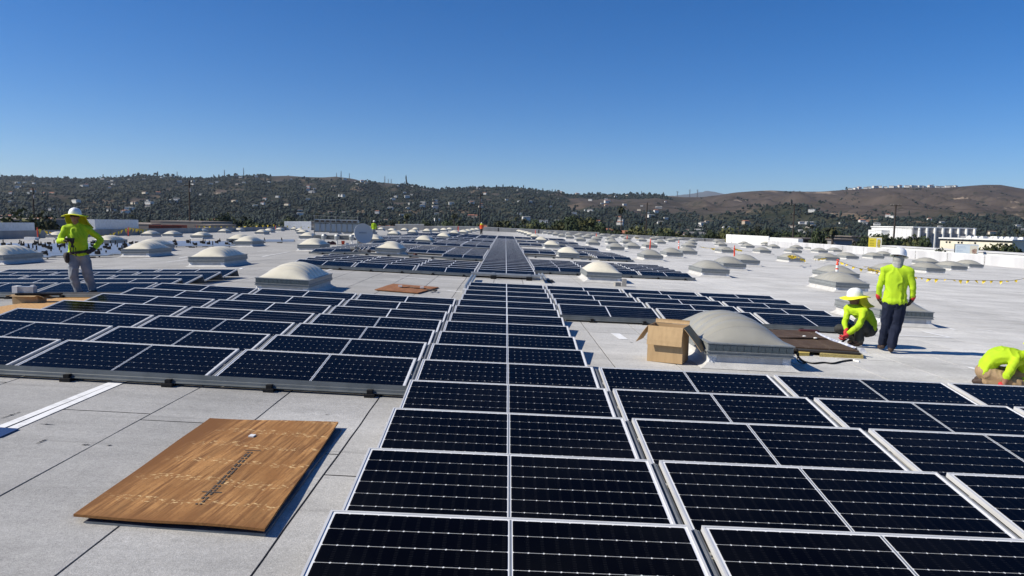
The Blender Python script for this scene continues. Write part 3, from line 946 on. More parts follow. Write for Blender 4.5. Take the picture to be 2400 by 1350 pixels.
# ---------------------------------------------------------------- trees
def leaf_mat(name, c, c2, var=0.35):
    m = bpy.data.materials.new(name)
    m.use_nodes = True
    n, l = m.node_tree.nodes, m.node_tree.links
    b = n['Principled BSDF']
    b.inputs['Roughness'].default_value = 0.75
    b.inputs['Specular IOR Level'].default_value = 0.2
    ge = n.new('ShaderNodeNewGeometry')
    oi = n.new('ShaderNodeObjectInfo')
    mx = n.new('ShaderNodeMix'); mx.data_type = 'RGBA'
    mx.inputs['A'].default_value = (*c, 1); mx.inputs['B'].default_value = (*c2, 1)
    l.new(ge.outputs['Random Per Island'], mx.inputs['Factor'])
    hs = n.new('ShaderNodeHueSaturation')
    mr = n.new('ShaderNodeMapRange'); mr.inputs['To Min'].default_value = 1 - var; mr.inputs['To Max'].default_value = 1 + var
    l.new(oi.outputs['Random'], mr.inputs['Value'])
    l.new(mr.outputs[0], hs.inputs['Value'])
    l.new(mx.outputs['Result'], hs.inputs['Color'])
    l.new(hs.outputs[0], b.inputs['Base Color'])
    return m
M['leaf_dark'] = leaf_mat('dark_foliage', (0.022, 0.034, 0.016), (0.055, 0.072, 0.032))
M['leaf_olive'] = leaf_mat('olive_foliage', (0.045, 0.052, 0.018), (0.105, 0.105, 0.04))
M['leaf_grey'] = leaf_mat('grey_green_foliage', (0.040, 0.050, 0.036), (0.085, 0.092, 0.062))
M['leaf_palm'] = leaf_mat('palm_fronds', (0.035, 0.045, 0.02), (0.085, 0.085, 0.04))
M['leaf_far'] = leaf_mat('hillside_foliage', (0.009, 0.017, 0.013), (0.029, 0.041, 0.034), 0.0)
M['bark'] = mat('bark', (0.075, 0.058, 0.045), 0.95, (0.045, 0.035, 0.028), 6)

def crown_mesh(kind, seed, m_):
    """Leaf clumps spread through an uneven crown volume; unit height 1, base at z = 0."""
    r_ = random.Random(seed)
    mb = MB()
    lobes = []
    if kind == 'broad':
        for i in range(13):
            a, q = r_.uniform(0, 6.28), r_.uniform(0.08, 0.40)
            lobes.append((q * math.cos(a), q * math.sin(a), r_.uniform(0.40, 0.86) - q * 0.35, r_.uniform(0.13, 0.24)))
    elif kind == 'tall':
        for i in range(14):
            z = r_.uniform(0.25, 0.93); q = 0.20 * (1 - abs(z - 0.55)) * r_.random()
            a = r_.uniform(0, 6.28)
            lobes.append((q * math.cos(a), q * math.sin(a), z, r_.uniform(0.08, 0.16)))
    elif kind == 'column':
        for i in range(10):
            z = 0.1 + 0.85 * i / 9
            lobes.append((r_.uniform(-.02, .02), r_.uniform(-.02, .02), z, 0.11 * (1 - 0.55 * abs(z - 0.4) / 0.6)))
    elif kind == 'low':
        for i in range(14):
            a, q = r_.uniform(0, 6.28), r_.uniform(0.1, 0.75)
            lobes.append((q * math.cos(a), q * math.sin(a) * 0.6, r_.uniform(0.35, 0.80) - q * 0.25, r_.uniform(0.18, 0.30)))
    per = 120 if kind != 'column' else 90
    for (x, y, z, rad) in lobes:
        for i in range(per):
            d = Vector((r_.gauss(0, 1), r_.gauss(0, 1), r_.gauss(0, 1))).normalized()
            p = Vector((x, y, z)) + d * rad * (r_.random() ** 0.45) * (1 + 0.25 * noise.noise(d * 2.0 + Vector((x, y, z)) * 5))
            nrm = (d + Vector((r_.gauss(0, .5), r_.gauss(0, .5), r_.gauss(0, .5)))).normalized()
            t1 = nrm.orthogonal().normalized()
            t1 = Matrix.Rotation(r_.uniform(0, 6.28), 3, nrm) @ t1
            t2 = nrm.cross(t1)
            s_ = rad * r_.uniform(0.13, 0.30)
            mb.add([p - t1 * s_, p + t2 * s_ * 0.55 - t1 * 0.2 * s_, p + t1 * s_ + nrm * s_ * 0.2, p - t2 * s_ * 0.55], [(0, 1, 2, 3)])
    return mb.mesh('crown', m_)
def trunk_mesh(kind, seed):
    r_ = random.Random(seed)
    mb = MB()
    h_ = 0.55 if kind != 'low' else 0.4
    mb.tube([(0, 0, 0), (0.01, 0.005, h_ * 0.5), (-0.01, 0.01, h_), (0, 0, h_ + 0.2)], [0.032, 0.024, 0.018, 0.008], 7)
    for i in range(6):
        a = i * 1.05 + r_.uniform(0, .5)
        q = 0.28 if kind in ('broad', 'low') else 0.12
        mb.tube([(0, 0, h_ * 0.6), (q * .5 * math.cos(a), q * .5 * math.sin(a), h_ * 0.85), (q * math.cos(a), q * math.sin(a), h_ + 0.1)], [0.014, 0.009, 0.004], 5)
    return mb.mesh('trunk', M['bark'])
def palm_crown(seed):
    r_ = random.Random(seed)
    mb = MB()
    for i in range(46):
        a = r_.uniform(0, 6.28); e = r_.uniform(-0.9, 1.25)
        L = r_.uniform(0.11, 0.16)
        pts = []
        for k in range(6):
            t = k / 5
            rr_ = L * t * math.cos(e - 0.9 * t)
            pts.append(Vector((rr_ * math.cos(a), rr_ * math.sin(a), 0.93 + L * t * math.sin(e - 0.9 * t))))
        sd_ = Vector((-math.sin(a), math.cos(a), 0))
        for k in range(5):
            wd = 0.016 * math.sin(math.pi * (k + 0.6) / 5.6)
            wd2 = 0.016 * math.sin(math.pi * min(1, (k + 1.6) / 5.6))
            mb.add([pts[k] - sd_ * wd, pts[k] + Vector((0, 0, .006)), pts[k + 1] + Vector((0, 0, .006)), pts[k + 1] - sd_ * wd2], [(0, 1, 2, 3)])
            mb.add([pts[k] + Vector((0, 0, .006)), pts[k] + sd_ * wd, pts[k + 1] + sd_ * wd2, pts[k + 1] + Vector((0, 0, .006))], [(0, 1, 2, 3)])
    return mb.mesh('crown', M['leaf_palm'])
ME_PTRUNK = MB().tube([(0, 0, 0), (0.008, 0, 0.4), (0, 0, 0.93)], [0.022, 0.014, 0.013], 7).mesh('trunk', M['bark'])
TREES = {
 'broad': [(crown_mesh('broad', s_, M['leaf_dark']), trunk_mesh('broad', s_)) for s_ in (1, 2, 3)],
 'olive': [(crown_mesh('broad', s_, M['leaf_olive']), trunk_mesh('broad', s_)) for s_ in (4, 5)],
 'grey': [(crown_mesh('tall', s_, M['leaf_grey']), trunk_mesh('tall', s_)) for s_ in (6, 7)],
 'column': [(crown_mesh('column', 8, M['leaf_dark']), trunk_mesh('tall', 8))],
 'low': [(crown_mesh('low', s_, M['leaf_dark']), trunk_mesh('low', s_)) for s_ in (9, 10)],
 'lowolive': [(crown_mesh('low', 12, M['leaf_olive']), trunk_mesh('low', 12))],
 'palm': [(palm_crown(s_), ME_PTRUNK) for s_ in (21, 22)]}
KW = {'broad': 'dark rounded leafy tree', 'olive': 'olive green rounded tree', 'grey': 'tall grey-green tree', 'column': 'slim dark column-shaped tree',
      'low': 'low wide dark tree', 'lowolive': 'low wide olive green tree', 'palm': 'feathery palm tree'}
LAND = [(0, 130, 'the far-left tan building'), (130, 350, 'the white parapet block'), (350, 620, 'the left pennant string'), (620, 900, 'the fan rack'),
        (900, 1180, 'the central back parapet'), (1180, 1420, 'the right back parapet'), (1420, 1720, 'the crowded skylights'), (1720, 1900, 'the white box-ended wall'),
        (1900, 2110, 'the yellow billboard'), (2110, 2500, 'the white-finned hall'), (-400, 0, 'the left frame edge'), (2500, 3000, 'the right frame edge')]
def zone(px):
    for a, b, s_ in LAND:
        if a <= px < b: return s_
    return 'the town edge'
tcount = {}
def tree(kind, X, Y, zb, hgt, wid=1.0, label=None):
    cm, tm = random.choice(TREES[kind])
    px = px_of(X, Y)
    nr = 'close behind' if Y < 330 else 'farther off beyond'
    lab = label or '%s %s %s' % (KW[kind], nr, zone(px))
    t = empty('palm_tree' if kind == 'palm' else 'leafy_tree', lab, 'tree', (X, Y, zb), (0, 0, random.uniform(0, 6.28)), 'trees %s %s' % (nr, zone(px)))
    t.scale = (hgt * wid, hgt * wid, hgt)
    link('trunk', tm, t)
    link('crown', cm, t)
    return t
def at_top(px, ytop, Y):
    p = W(at(px, ytop, Y))
    return p.x, p.z
# the nearer trees, one by one: pixel, top pixel, distance, kind, width factor
NEAR = [(30, 490, 140, 'lowolive', 1.5), (88, 494, 150, 'lowolive', 1.2), (122, 503, 175, 'low', 1.0), (150, 514, 170, 'low', 1.3), (192, 517, 172, 'low', 1.0),
 (305, 520, 230, 'low', 1.0), (335, 512, 260, 'broad', 0.9), (500, 503, 230, 'broad', 0.8), (520, 498, 215, 'broad', 1.0), (560, 497, 220, 'broad', 1.0), (540, 511, 205, 'low', 1.1), (590, 509, 215, 'low', 1.0),
 (480, 514, 205, 'low', 1.0), (625, 516, 210, 'low', 1.0), (680, 509, 200, 'low', 1.3), (715, 510, 205, 'low', 1.1), (747, 514, 210, 'low', 1.0), (900, 521, 230, 'grey', 1.2), (926, 517, 240, 'grey', 1.0),
 (945, 519, 215, 'olive', 1.0), (1005, 515, 225, 'broad', 0.8), (1050, 516, 205, 'low', 1.2), (1078, 514, 210, 'low', 1.1), (1110, 519, 230, 'low', 0.9), (1140, 525, 220, 'low', 1.0),
 (1168, 517, 215, 'palm', 1.3), (1190, 516, 220, 'palm', 1.2), (1175, 519, 222, 'palm', 1.2), (1215, 515, 235, 'broad', 0.9), (1235, 520, 215, 'low', 1.0), (1262, 520, 225, 'olive', 1.0), (1262, 508, 260, 'broad', 0.8),
 (1302, 516, 215, 'olive', 0.9), (1326, 500, 235, 'broad', 0.9), (1352, 496, 240, 'broad', 1.0), (1374, 503, 232, 'olive', 0.9), (1340, 512, 212, 'low', 1.1), (1400, 520, 215, 'low', 1.2), (1420, 528, 205, 'low', 1.3), (1386, 520, 208, 'broad', 0.9),
 (1457, 484, 290, 'palm', 0.9), (1478, 528, 205, 'lowolive', 1.1), (1500, 524, 215, 'lowolive', 1.2), (1486, 540, 200, 'low', 1.2), (1528, 537, 205, 'lowolive', 1.0), (1553, 528, 225, 'broad', 0.8), (1575, 530, 240, 'olive', 0.9), (1557, 545, 210, 'low', 1.0),
 (1663, 538, 215, 'low', 1.0), (1700, 530, 215, 'lowolive', 1.1), (1722, 535, 205, 'lowolive', 1.3), (1750, 537, 210, 'low', 1.1), (1775, 529, 260, 'grey', 1.0), (1795, 533, 270, 'grey', 1.0),
 (1810, 532, 250, 'low', 1.0), (1842, 536, 255, 'low', 1.2), (1868, 540, 260, 'low', 1.0), (1925, 536, 190, 'low', 0.9), (1953, 532, 175, 'palm', 1.9), (2015, 560, 150, 'low', 1.0), (2046, 539, 175, 'broad', 0.9), (2070, 541, 170, 'broad', 1.0), (2090, 550, 165, 'low', 1.1),
 (2112, 548, 175, 'low', 1.2), (2135, 550, 172, 'low', 1.1), (2160, 552, 168, 'low', 1.0), (2132, 563, 155, 'lowolive', 1.0), (2152, 564, 150, 'lowolive', 0.9), (2203, 582, 100, 'grey', 0.8),
 (2322, 562, 130, 'olive', 0.9), (2338, 566, 128, 'broad', 0.8), (2370, 571, 125, 'low', 1.0), (2388, 573, 125, 'low', 1.0), (2356, 540, 330, 'grey', 0.9), (2385, 537, 320, 'palm', 1.1),
 (2300, 545, 420, 'low', 1.6), (2335, 548, 400, 'low', 1.6), (2370, 549, 380, 'low', 1.6), (1960, 538, 250, 'low', 1.2), (1890, 543, 240, 'low', 1.0), (2000, 548, 215, 'low', 1.0)]
for (px, yt, Y, kind, wd) in NEAR:
    X, z = at_top(px, yt, Y)
    hgt = max(4.5, z) / (0.97 if kind != 'low' and kind != 'lowolive' else 0.9)
    if kind in ('low', 'lowolive'): wd *= 0.62
    tree(kind, X, Y, -0.2, hgt, wd)
# street trees farther into town
rt = random.Random(5)
k = 0
while k < 200:
    Y = math.sqrt(rt.uniform(235 ** 2, 620 ** 2))
    px = rt.uniform(-40, 2440)
    X = (px - 1185) * Y / F
    if 2050 < px < 2330 and Y < 330: continue
    kind = rt.choices(['broad', 'olive', 'grey', 'column', 'low', 'palm'], [5, 2, 3, 1, 4, 2.2])[0]
    hgt = {'broad': rt.uniform(6, 10), 'olive': rt.uniform(5, 9), 'grey': rt.uniform(8, 13), 'column': rt.uniform(7, 12), 'low': rt.uniform(4, 7), 'palm': rt.uniform(9, 15)}[kind]
    if px < 700: hgt *= 0.75
    tree(kind, X, Y, -0.2, hgt, {'broad': 1.0, 'low': 0.8, 'palm': 1.2}.get(kind, 1.0))
    k += 1

# the wooded town and slopes that read as one mass
ico = bmesh.new()
bmesh.ops.create_icosphere(ico, subdivisions=1, radius=1)
IV2 = np.array([v.co[:] for v in ico.verts]); IF2 = np.array([[v.index for v in f.verts] for f in ico.faces])
ico.free()
phi_ = (1 + 5 ** 0.5) / 2
IV1 = np.array([(-1, phi_, 0), (1, phi_, 0), (-1, -phi_, 0), (1, -phi_, 0), (0, -1, phi_), (0, 1, phi_), (0, -1, -phi_), (0, 1, -phi_), (phi_, 0, -1), (phi_, 0, 1), (-phi_, 0, -1), (-phi_, 0, 1)]) / 1.902
IF1 = np.array([(0,11,5),(0,5,1),(0,1,7),(0,7,10),(0,10,11),(1,5,9),(5,11,4),(11,10,2),(10,7,6),(7,1,8),(3,9,4),(3,4,2),(3,2,6),(3,6,8),(3,8,9),(4,9,5),(2,4,11),(6,2,10),(8,6,7),(9,8,1)])
def forest(name, P, S, H, blobs, m_, IV=None, IF=None):
    IV = IV2 if IV is None else IV; IF = IF2 if IF is None else IF
    """P: positions, S: crown radius, H: crown half height; blobs lumps per tree, one closed lump each."""
    n = len(P)
    nv, nf = len(IV), len(IF)
    V = np.zeros((n * blobs, nv, 3), np.float32)
    for b in range(blobs):
        off = rng.normal(0, 0.42 if blobs > 1 else 0.0, (n, 3)) * np.stack([S, S, H * 0.8], 1)
        s_ = (1.0 if blobs == 1 else 0.68) * rng.uniform(0.75, 1.25, n)
        jit = rng.uniform(0.62, 1.25, (n, nv, 1))
        V[b::blobs] = IV[None] * jit * np.stack([S * s_, S * s_, H * s_], 1)[:, None] + (P + off + np.stack([0*S, 0*S, H * 0.9], 1))[:, None]
    Fc = IF[None] + (np.arange(n * blobs) * nv)[:, None, None]
    me = bpy.data.meshes.new(name)
    me.vertices.add(n * blobs * nv); me.vertices.foreach_set('co', V.ravel())
    nl = n * blobs * nf * 3
    me.loops.add(nl); me.loops.foreach_set('vertex_index', Fc.ravel().astype(np.int32))
    me.polygons.add(n * blobs * nf)
    me.polygons.foreach_set('loop_start', np.arange(0, nl, 3, dtype=np.int32))
    me.polygons.foreach_set('loop_total', np.full(n * blobs * nf, 3, np.int32))
    me.update(calc_edges=True)
    me.materials.append(m_)
    return tag(link(name, me), kind='stuff')
P, S_, H_ = [], [], []
r2 = random.Random(3)
while len(P) < 35000:
    px = r2.uniform(-160, 2560)
    Y = math.sqrt(r2.uniform(900 ** 2, 2640 ** 2)) if len(P) < 29000 else r2.uniform(930, 1480)
    t = (Y - Y0) / (Y1 - Y0)
    X = (px - 1185) * Y / F
    dn = dryness(px, t)
    cl = noise.noise((X / 70, Y / 110, 8))
    if dn > 0.3:
        gully = noise.noise((X / 45, Y / 160, 12))
        if gully < 0.42 or r2.random() > 0.55: continue
    elif cl < -0.28 and t > 0.3 and r2.random() < 0.7: continue
    s_ = 1.6 + 3.6 * r2.random() ** 2.2 if dn < 0.3 else r2.uniform(1.8, 4.0)
    hh = s_ * r2.uniform(0.55, 1.0)
    if r2.random() < 0.05 and dn < 0.3: hh, s_ = s_ * r2.uniform(1.4, 2.0), s_ * 0.6
    if t > 0.97:
        if r2.random() < 0.35: s_, hh = s_ * 1.5, hh * 1.6
    P.append((X, Y, hz(px, Y) - 1.0)); S_.append(s_); H_.append(hh)
forest('hillside_trees', np.array(P), np.array(S_), np.array(H_), 2, M['leaf_far'], IV1, IF1)
P, S_, H_ = [], [], []
while len(P) < 5200:
    px = r2.uniform(-160, 2560)
    Y = math.sqrt(r2.uniform(560 ** 2, 1150 ** 2))
    X = (px - 1185) * Y / F
    s_ = r2.uniform(1.9, 4.0); hh = s_ * r2.uniform(0.6, 1.15)
    if r2.random() < 0.10: hh, s_ = s_ * r2.uniform(1.4, 2.0), s_ * 0.6
    P.append((X, Y, max(-0.5, hz(px, Y)) + 0.5)); S_.append(s_); H_.append(hh)
forest('town_trees', np.array(P), np.array(S_), np.array(H_), 2, M['leaf_far'])

# ---------------------------------------------------------------- houses
HW = [mat('white_stucco', (0.62, 0.61, 0.58), 0.8), mat('cream_stucco', (0.60, 0.54, 0.44), 0.8), mat('grey_siding', (0.36, 0.36, 0.36), 0.8), mat('tan_stucco', (0.42, 0.34, 0.26), 0.8)]
HR = [mat('grey_shingle', (0.17, 0.165, 0.16), 0.9), mat('brown_shingle', (0.14, 0.095, 0.07), 0.9), mat('terracotta_tile', (0.34, 0.14, 0.08), 0.85), mat('pale_roof', (0.45, 0.44, 0.42), 0.8)]
M['pane'] = mat('dark_window_pane', (0.02, 0.025, 0.03), 0.15)
def house_mesh(w_, d_, h_, r_, wm, rm, hip=0.0):
    mb = MB()
    mb.box(-w_/2, w_/2, -d_/2, d_/2, -2.5, h_, 0)
    o = 0.5
    mb.add([(-w_/2 - o, -d_/2 - o, h_ - .1), (w_/2 + o, -d_/2 - o, h_ - .1), (w_/2 + o, d_/2 + o, h_ - .1), (-w_/2 - o, d_/2 + o, h_ - .1), (-w_/2 - o + hip, 0, h_ + r_), (w_/2 + o - hip, 0, h_ + r_)],
           [(0, 1, 5, 4), (2, 3, 4, 5), (1, 2, 5), (3, 0, 4), (3, 2, 1, 0)], 1)
    for x in np.linspace(-w_/2 + 1.5, w_/2 - 1.5, 4):
        mb.box(x - 0.6, x + 0.6, -d_/2 - 0.03, -d_/2 + 0.02, h_ - 2.1, h_ - 0.9, 2)
    return mb.mesh('house', [wm, rm, M['pane']])
HOUSES = [(house_mesh(13, 9, 3.2, 1.8, HW[0], HR[0], 2), 'white grey-roofed house'), (house_mesh(16, 9, 3.0, 1.6, HW[1], HR[1], 0), 'cream brown-roofed house'),
          (house_mesh(12, 10, 5.5, 1.5, HW[0], HR[2], 2), 'tall white red-roofed house'), (house_mesh(18, 10, 3.2, 1.4, HW[2], HR[3], 0), 'grey pale-roofed house'),
          (house_mesh(14, 9, 4.6, 1.6, HW[3], HR[2], 2), 'tan red-roofed house'), (house_mesh(15, 11, 5.2, 0.5, HW[0], HR[3], 0), 'boxy white flat-roofed house')]
hid = 0
def house(px, Y, zb, v=None, where=None):
    v = random.randrange(6) if v is None else v
    me_, lb = HOUSES[v]
    X = (px - 1185) * Y / F
    t = (Y - Y0) / (Y1 - Y0)
    pos = where or '%s %s' % ('high on the slope over' if t > 0.55 else 'low on the slope over' if t > 0.02 else 'in town past', zone(px))
    lab = '%s %s' % (lb, pos)
    o = link('house', me_, loc=(X, Y, zb), rot=(0, 0, random.uniform(-0.5, 0.5)))
    if Y > 1000 and where is None:
        s_ = random.uniform(0.42, 0.85); o.scale = (s_, s_, s_)
    return tag(o, lab, 'house', 'houses ' + pos)
rh = random.Random(9)
for i in range(215):
    px = rh.uniform(-30, 1600) if i < 175 else rh.uniform(1600, 2430)
    Y = rh.uniform(1050, 2500) if px < 1560 else rh.uniform(1000, 1380)
    house(px, Y, hz(px, Y) + rh.uniform(2.2, 4.8), rh.choices(range(6), [7, 3, 3, 2, 1, 6])[0])
for i in range(55):
    px = rh.uniform(-20, 2430)
    Y = rh.uniform(330, 1000)
    if 2040 < px < 2420 and Y < 420: continue
    house(px, Y, rh.uniform(0, 1.4), rh.choices(range(6), [4, 4, 2, 4, 3, 2])[0])
for px in list(np.linspace(1985, 2130, 13)) + list(np.linspace(2140, 2235, 10)):
    px += rh.uniform(-3, 3)
    house(px, 2585, hz(px, 2585) + rh.uniform(1, 3), rh.choice([0, 0, 2, 5]), 'in the row along the brown hill crest')
for (px, Y, v) in [(560, 2560, 0), (412, 2500, 5), (1305, 2560, 0), (1312, 2565, 2), (1355, 2570, 0), (1118, 2540, 0), (720, 2400, 5), (845, 2350, 0), (850, 2250, 2)]:
    house(px, Y, hz(px, Y) + 4, v)
# ================================================================ BUILDINGS IN TOWN
M['tan_wall'] = mat('tan_block_wall', (0.33, 0.275, 0.225), 0.9, (0.29, 0.24, 0.2), 0.3)
M['cream_wall'] = mat('cream_wall', (0.74, 0.70, 0.56), 0.85, (0.66, 0.62, 0.50), 0.4)
M['grey_wall'] = mat('grey_wall', (0.30, 0.30, 0.31), 0.85, (0.26, 0.26, 0.27), 0.4)
M['brown_roof'] = mat('brown_flat_roof', (0.16, 0.14, 0.125), 0.9)
M['wood_fence'] = mat('weathered_fence', (0.17, 0.12, 0.085), 0.9, (0.12, 0.085, 0.06), 3)
def bldg(name, label, px0, px1, ytop, Y, depth, wm, roofm=None, over=0.0, group=None):
    a, b = W(at(px0, ytop, Y)), W(at(px1, ytop, Y))
    top = (a.z + b.z) / 2
    t = empty(name, label, 'building', (0, 0, 0), group=group)
    MB().box(a.x, b.x, Y, Y + depth, -0.5, top).build('wall', wm, t)
    MB().box(a.x - over - 0.05, b.x + over + 0.05, Y - over - 0.05, Y + depth + over, top + 0.003, top + 0.28).build('roof', roofm or wm, t)
    return t, a.x, b.x, top
bldg('tan_building', 'plain tan block building at the far left edge', -260, 47, 512.5, 150, 20, M['tan_wall'])
bldg('tan_building', 'long low tan building behind the left worker and the dark parapet', 47.6, 356, 524, 172, 25, M['tan_wall'])
bldg('tan_building', 'tan flat-roofed building behind the pennant string and red trailers', 353, 472, 520.5, 176, 20, M['tan_wall'])
bldg('tan_building', 'low tan building end between the pennant post and dark trees', 455, 494, 529, 150, 14, M['tan_wall'])
bldg('tan_building', 'small tan hut behind the left end of the fan rack', 725.5, 741, 521.5, 172, 6, M['tan_wall'])
M['dullred'] = mat('dull_red_paint', (0.24, 0.045, 0.025), 0.7)
for i, (a, b) in enumerate(((349, 377), (381, 402), (404, 426))):
    t = empty('trailer', 'red box trailer, %s of three below the tan building' % ('left', 'middle', 'right')[i], 'trailer', group='red box trailers by the tan building')
    p, q = W(at(a, 527, 148)), W(at(b, 527, 148))
    MB().box(p.x, q.x, 148, 150.5, 1.0, p.z).build('body', M['dullred'], t)
    r_ = MB()
    for x in np.linspace(p.x, q.x, 9): r_.box(x - 0.04, x + 0.04, 147.93, 147.995, 1.1, p.z - 0.05)
    r_.build('rib', M['maroon'], t)
    for x in (p.x + 0.5, q.x - 0.5):
        MB().tube([(x, 148.1, 0.5), (x, 150.4, 0.5)], 0.5, 12).build('wheel', M['black'], t)
# white-finned hall
t = empty('finned_building', 'grey hall with white vertical fins on the right', 'building')
X0, X1 = W(at(2140.5, 536, 260)).x, W(at(2287, 536, 260)).x
zt = W(at(2140, 533.5, 260)).z
MB().box(X0, X1, 260, 290, -0.5, zt).build('wall', M['grey_wall'], t)
MB().box(X0 - 0.2, X1 + 0.2, 259.8, 290.2, zt + 0.003, zt + 0.4).build('roof', M['white'], t)
for px in (2156.5, 2174.5, 2193, 2212, 2230, 2248.5, 2267, 2286):
    x = W(at(px, 540, 259)).x
    MB().box(x - 0.22, x + 0.22, 258.9, 259.98, -0.4, zt - 0.02).build('fin', M['white'], t)
for i in range(9):
    y = 260.4 + i * 3.2
    MB().box(X0 - 0.30, X0 - 0.005, y, y + 3.05, 2.0, zt - 0.3).build('white_panel', M['white'], t)
bldg('annex', 'low white annex left of the finned hall', 2066, 2090, 541, 275, 10, M['white'])
# cream shop building
A_, B_ = W(at(2204, 561.0, 178)), W(at(2373, 562.5, 160))
ang = math.atan2(B_.y - A_.y, B_.x - A_.x); Lc = math.hypot(B_.x - A_.x, B_.y - A_.y); zt = (A_.z + B_.z) / 2
t = empty('cream_building', 'long cream building with a white roof edge in front of the finned hall', 'building', (A_.x, A_.y, 0), (0, 0, ang))
MB().box(0, Lc, 0, 16, -0.5, zt).build('wall', M['cream_wall'], t)
MB().box(-0.25, Lc + 0.25, -0.3, 16.3, zt + 0.003, zt + 0.3).build('roof', M['white'], t)
MB().box(-0.02, Lc + 0.02, -0.07, -0.01, zt - 0.42, zt - 0.16).build('eave_band', M['black'], t)
for u in (0.10, 0.148, 0.278, 0.325, 0.515, 0.87, 0.92):
    x = u * Lc
    MB().box(x - 0.22, x + 0.22, -0.1, -0.005, zt - 0.95, zt - 0.58).build('window', M['pane'], t)
for i, u in enumerate((0.22, 0.31, 0.40, 0.54, 0.585, 0.67, 0.745, 0.81, 0.92)):
    x = u * Lc
    u_ = MB()
    wd = random.uniform(0.4, 0.8)
    u_.box(x - wd, x + wd, 4, 5.6, zt + 0.305, zt + 0.62).box(x - wd * 0.6, x + wd * 0.6, 4.2, 5.4, zt + 0.62, zt + 0.85)
    u_.build('roof_unit', M['white'], t)
bldg('grey_building', 'plain grey building at the right edge beside the cream building', 2374, 2520, 561, 172, 20, M['grey_wall'])
bldg('brown_building', 'low dark brown roofed building right of the white box-ended wall', 1882, 1936, 561, 200, 14, M['wood_fence'], M['brown_roof'], 0.5)
bldg('brown_building', 'grey flat-roofed shed left of the yellow billboard', 1952, 1998, 563, 185, 10, M['grey_wall'], M['brown_roof'], 0.3)
bldg('brown_building', 'tan two-level house just left of the yellow billboard', 1999, 2029, 556, 190, 12, M['tan_wall'], M['brown_roof'], 0.6)
t = empty('wooden_fence', 'brown wooden fence beyond the parapet left of the white corner', 'fence')
a, b = W(at(1598, 553, 190)), W(at(1719, 553, 190))
for i in range(44):
    x = a.x + (b.x - a.x) * i / 44
    MB().box(x, x + (b.x - a.x) / 44 - 0.03, 190 + 0.02 * (i % 2), 190.06, -0.4, a.z - 1.0 - 1.4 * i / 44).build('board', M['wood_fence'], t)
# white roof strip of the neighbouring wing
t = empty('low_roof', 'white roof edge of the lower wing beyond the right parapet', 'roof')
t.matrix_world = MI
MB().box(60, 62.5, 68, 119, -8, -3.67).build('wall', M['white'], t)
MB().box(59.9, 62.6, 67.9, 119.1, -3.667, -3.58).build('coping', mat('white_coping', (0.74, 0.73, 0.71), 0.8, (0.6, 0.59, 0.57), 0.5), t)

# ---------------------------------------------------------------- billboards
def board(label, px0, px1, y0, y1, Y, facem, pieces, yaw=-0.35):
    c = W(at((px0 + px1) / 2, (y0 + y1) / 2, Y))
    s_ = Y / F
    w_, h_ = (px1 - px0) * s_ / math.cos(yaw), (y1 - y0) * s_
    t = empty('billboard', label, 'billboard', c, (0, 0, yaw))
    MB().box(-w_/2, w_/2, 0, 0.45, -h_/2, h_/2).build('cabinet', M['black'], t)
    MB().box(-w_/2, w_/2, -0.03, -0.003, -h_/2, h_/2).build('face', facem, t)
    MB().box(-0.1, 0.1, 0.1, 0.3, -c.z, -h_/2 - 0.003).build('post', M['grey_wall'], t)
    for (nm, m_, poly) in pieces:
        mb = MB()
        pts = [(u * w_ - w_/2, -0.034, h_/2 - v * h_) for (u, v) in poly]
        mb.add(pts + [(p[0], -0.0305, p[2]) for p in pts], [tuple(range(len(pts)))[::-1]] + [(i, (i+1) % len(pts), len(pts) + (i+1) % len(pts), len(pts) + i) for i in range(len(pts))])
        mb.build(nm, m_, t)
def R4(u0, u1, v0, v1): return [(u0, v0), (u0, v1), (u1, v1), (u1, v0)]
bb_y = mat('billboard_yellow', (0.82, 0.66, 0.05), 0.5)
bb_m = mat('billboard_mustard', (0.42, 0.34, 0.03), 0.5)
bb_p = mat('billboard_pale_blue', (0.66, 0.75, 0.80), 0.5)
bb_g = mat('billboard_grey_blue', (0.40, 0.50, 0.62), 0.5)
bb_s = mat('billboard_skin', (0.62, 0.40, 0.32), 0.5)
bb_c = mat('billboard_cream', (0.74, 0.70, 0.56), 0.5)
def words(u0, u1, v0, v1, n, seed):
    r_ = random.Random(seed); out = []; u = u0
    while u < u1 - 0.01:
        w_ = r_.uniform(0.5, 1.2) * (u1 - u0) / n
        out.append(R4(u, min(u1, u + w_ * 0.72), v0 + r_.uniform(0, .01), v1))
        u += w_
    return out
pcs = [('white_panel', M['white'], R4(0.60, 0.985, 0.03, 0.97)), ('label_shape', bb_y, [(0.68, 0.16), (0.66, 0.62), (0.74, 0.90), (0.90, 0.90), (0.92, 0.5), (0.93, 0.16)]),
       ('top_strip', bb_c, R4(0.02, 0.58, 0.015, 0.08))]
for j, v in enumerate((0.24, 0.44, 0.60, 0.80)):
    for q in words(0.10, 0.44, v, v + (0.09 if j < 3 else 0.035), 6, 30 + j): pcs.append(('lettering', bb_m, q))
for q in words(0.70, 0.88, 0.38, 0.42, 5, 40): pcs.append(('lettering', bb_m, q))
board('yellow and white billboard rising behind the right parapet', 2037.5, 2064, 556, 585, 112, bb_y, pcs)
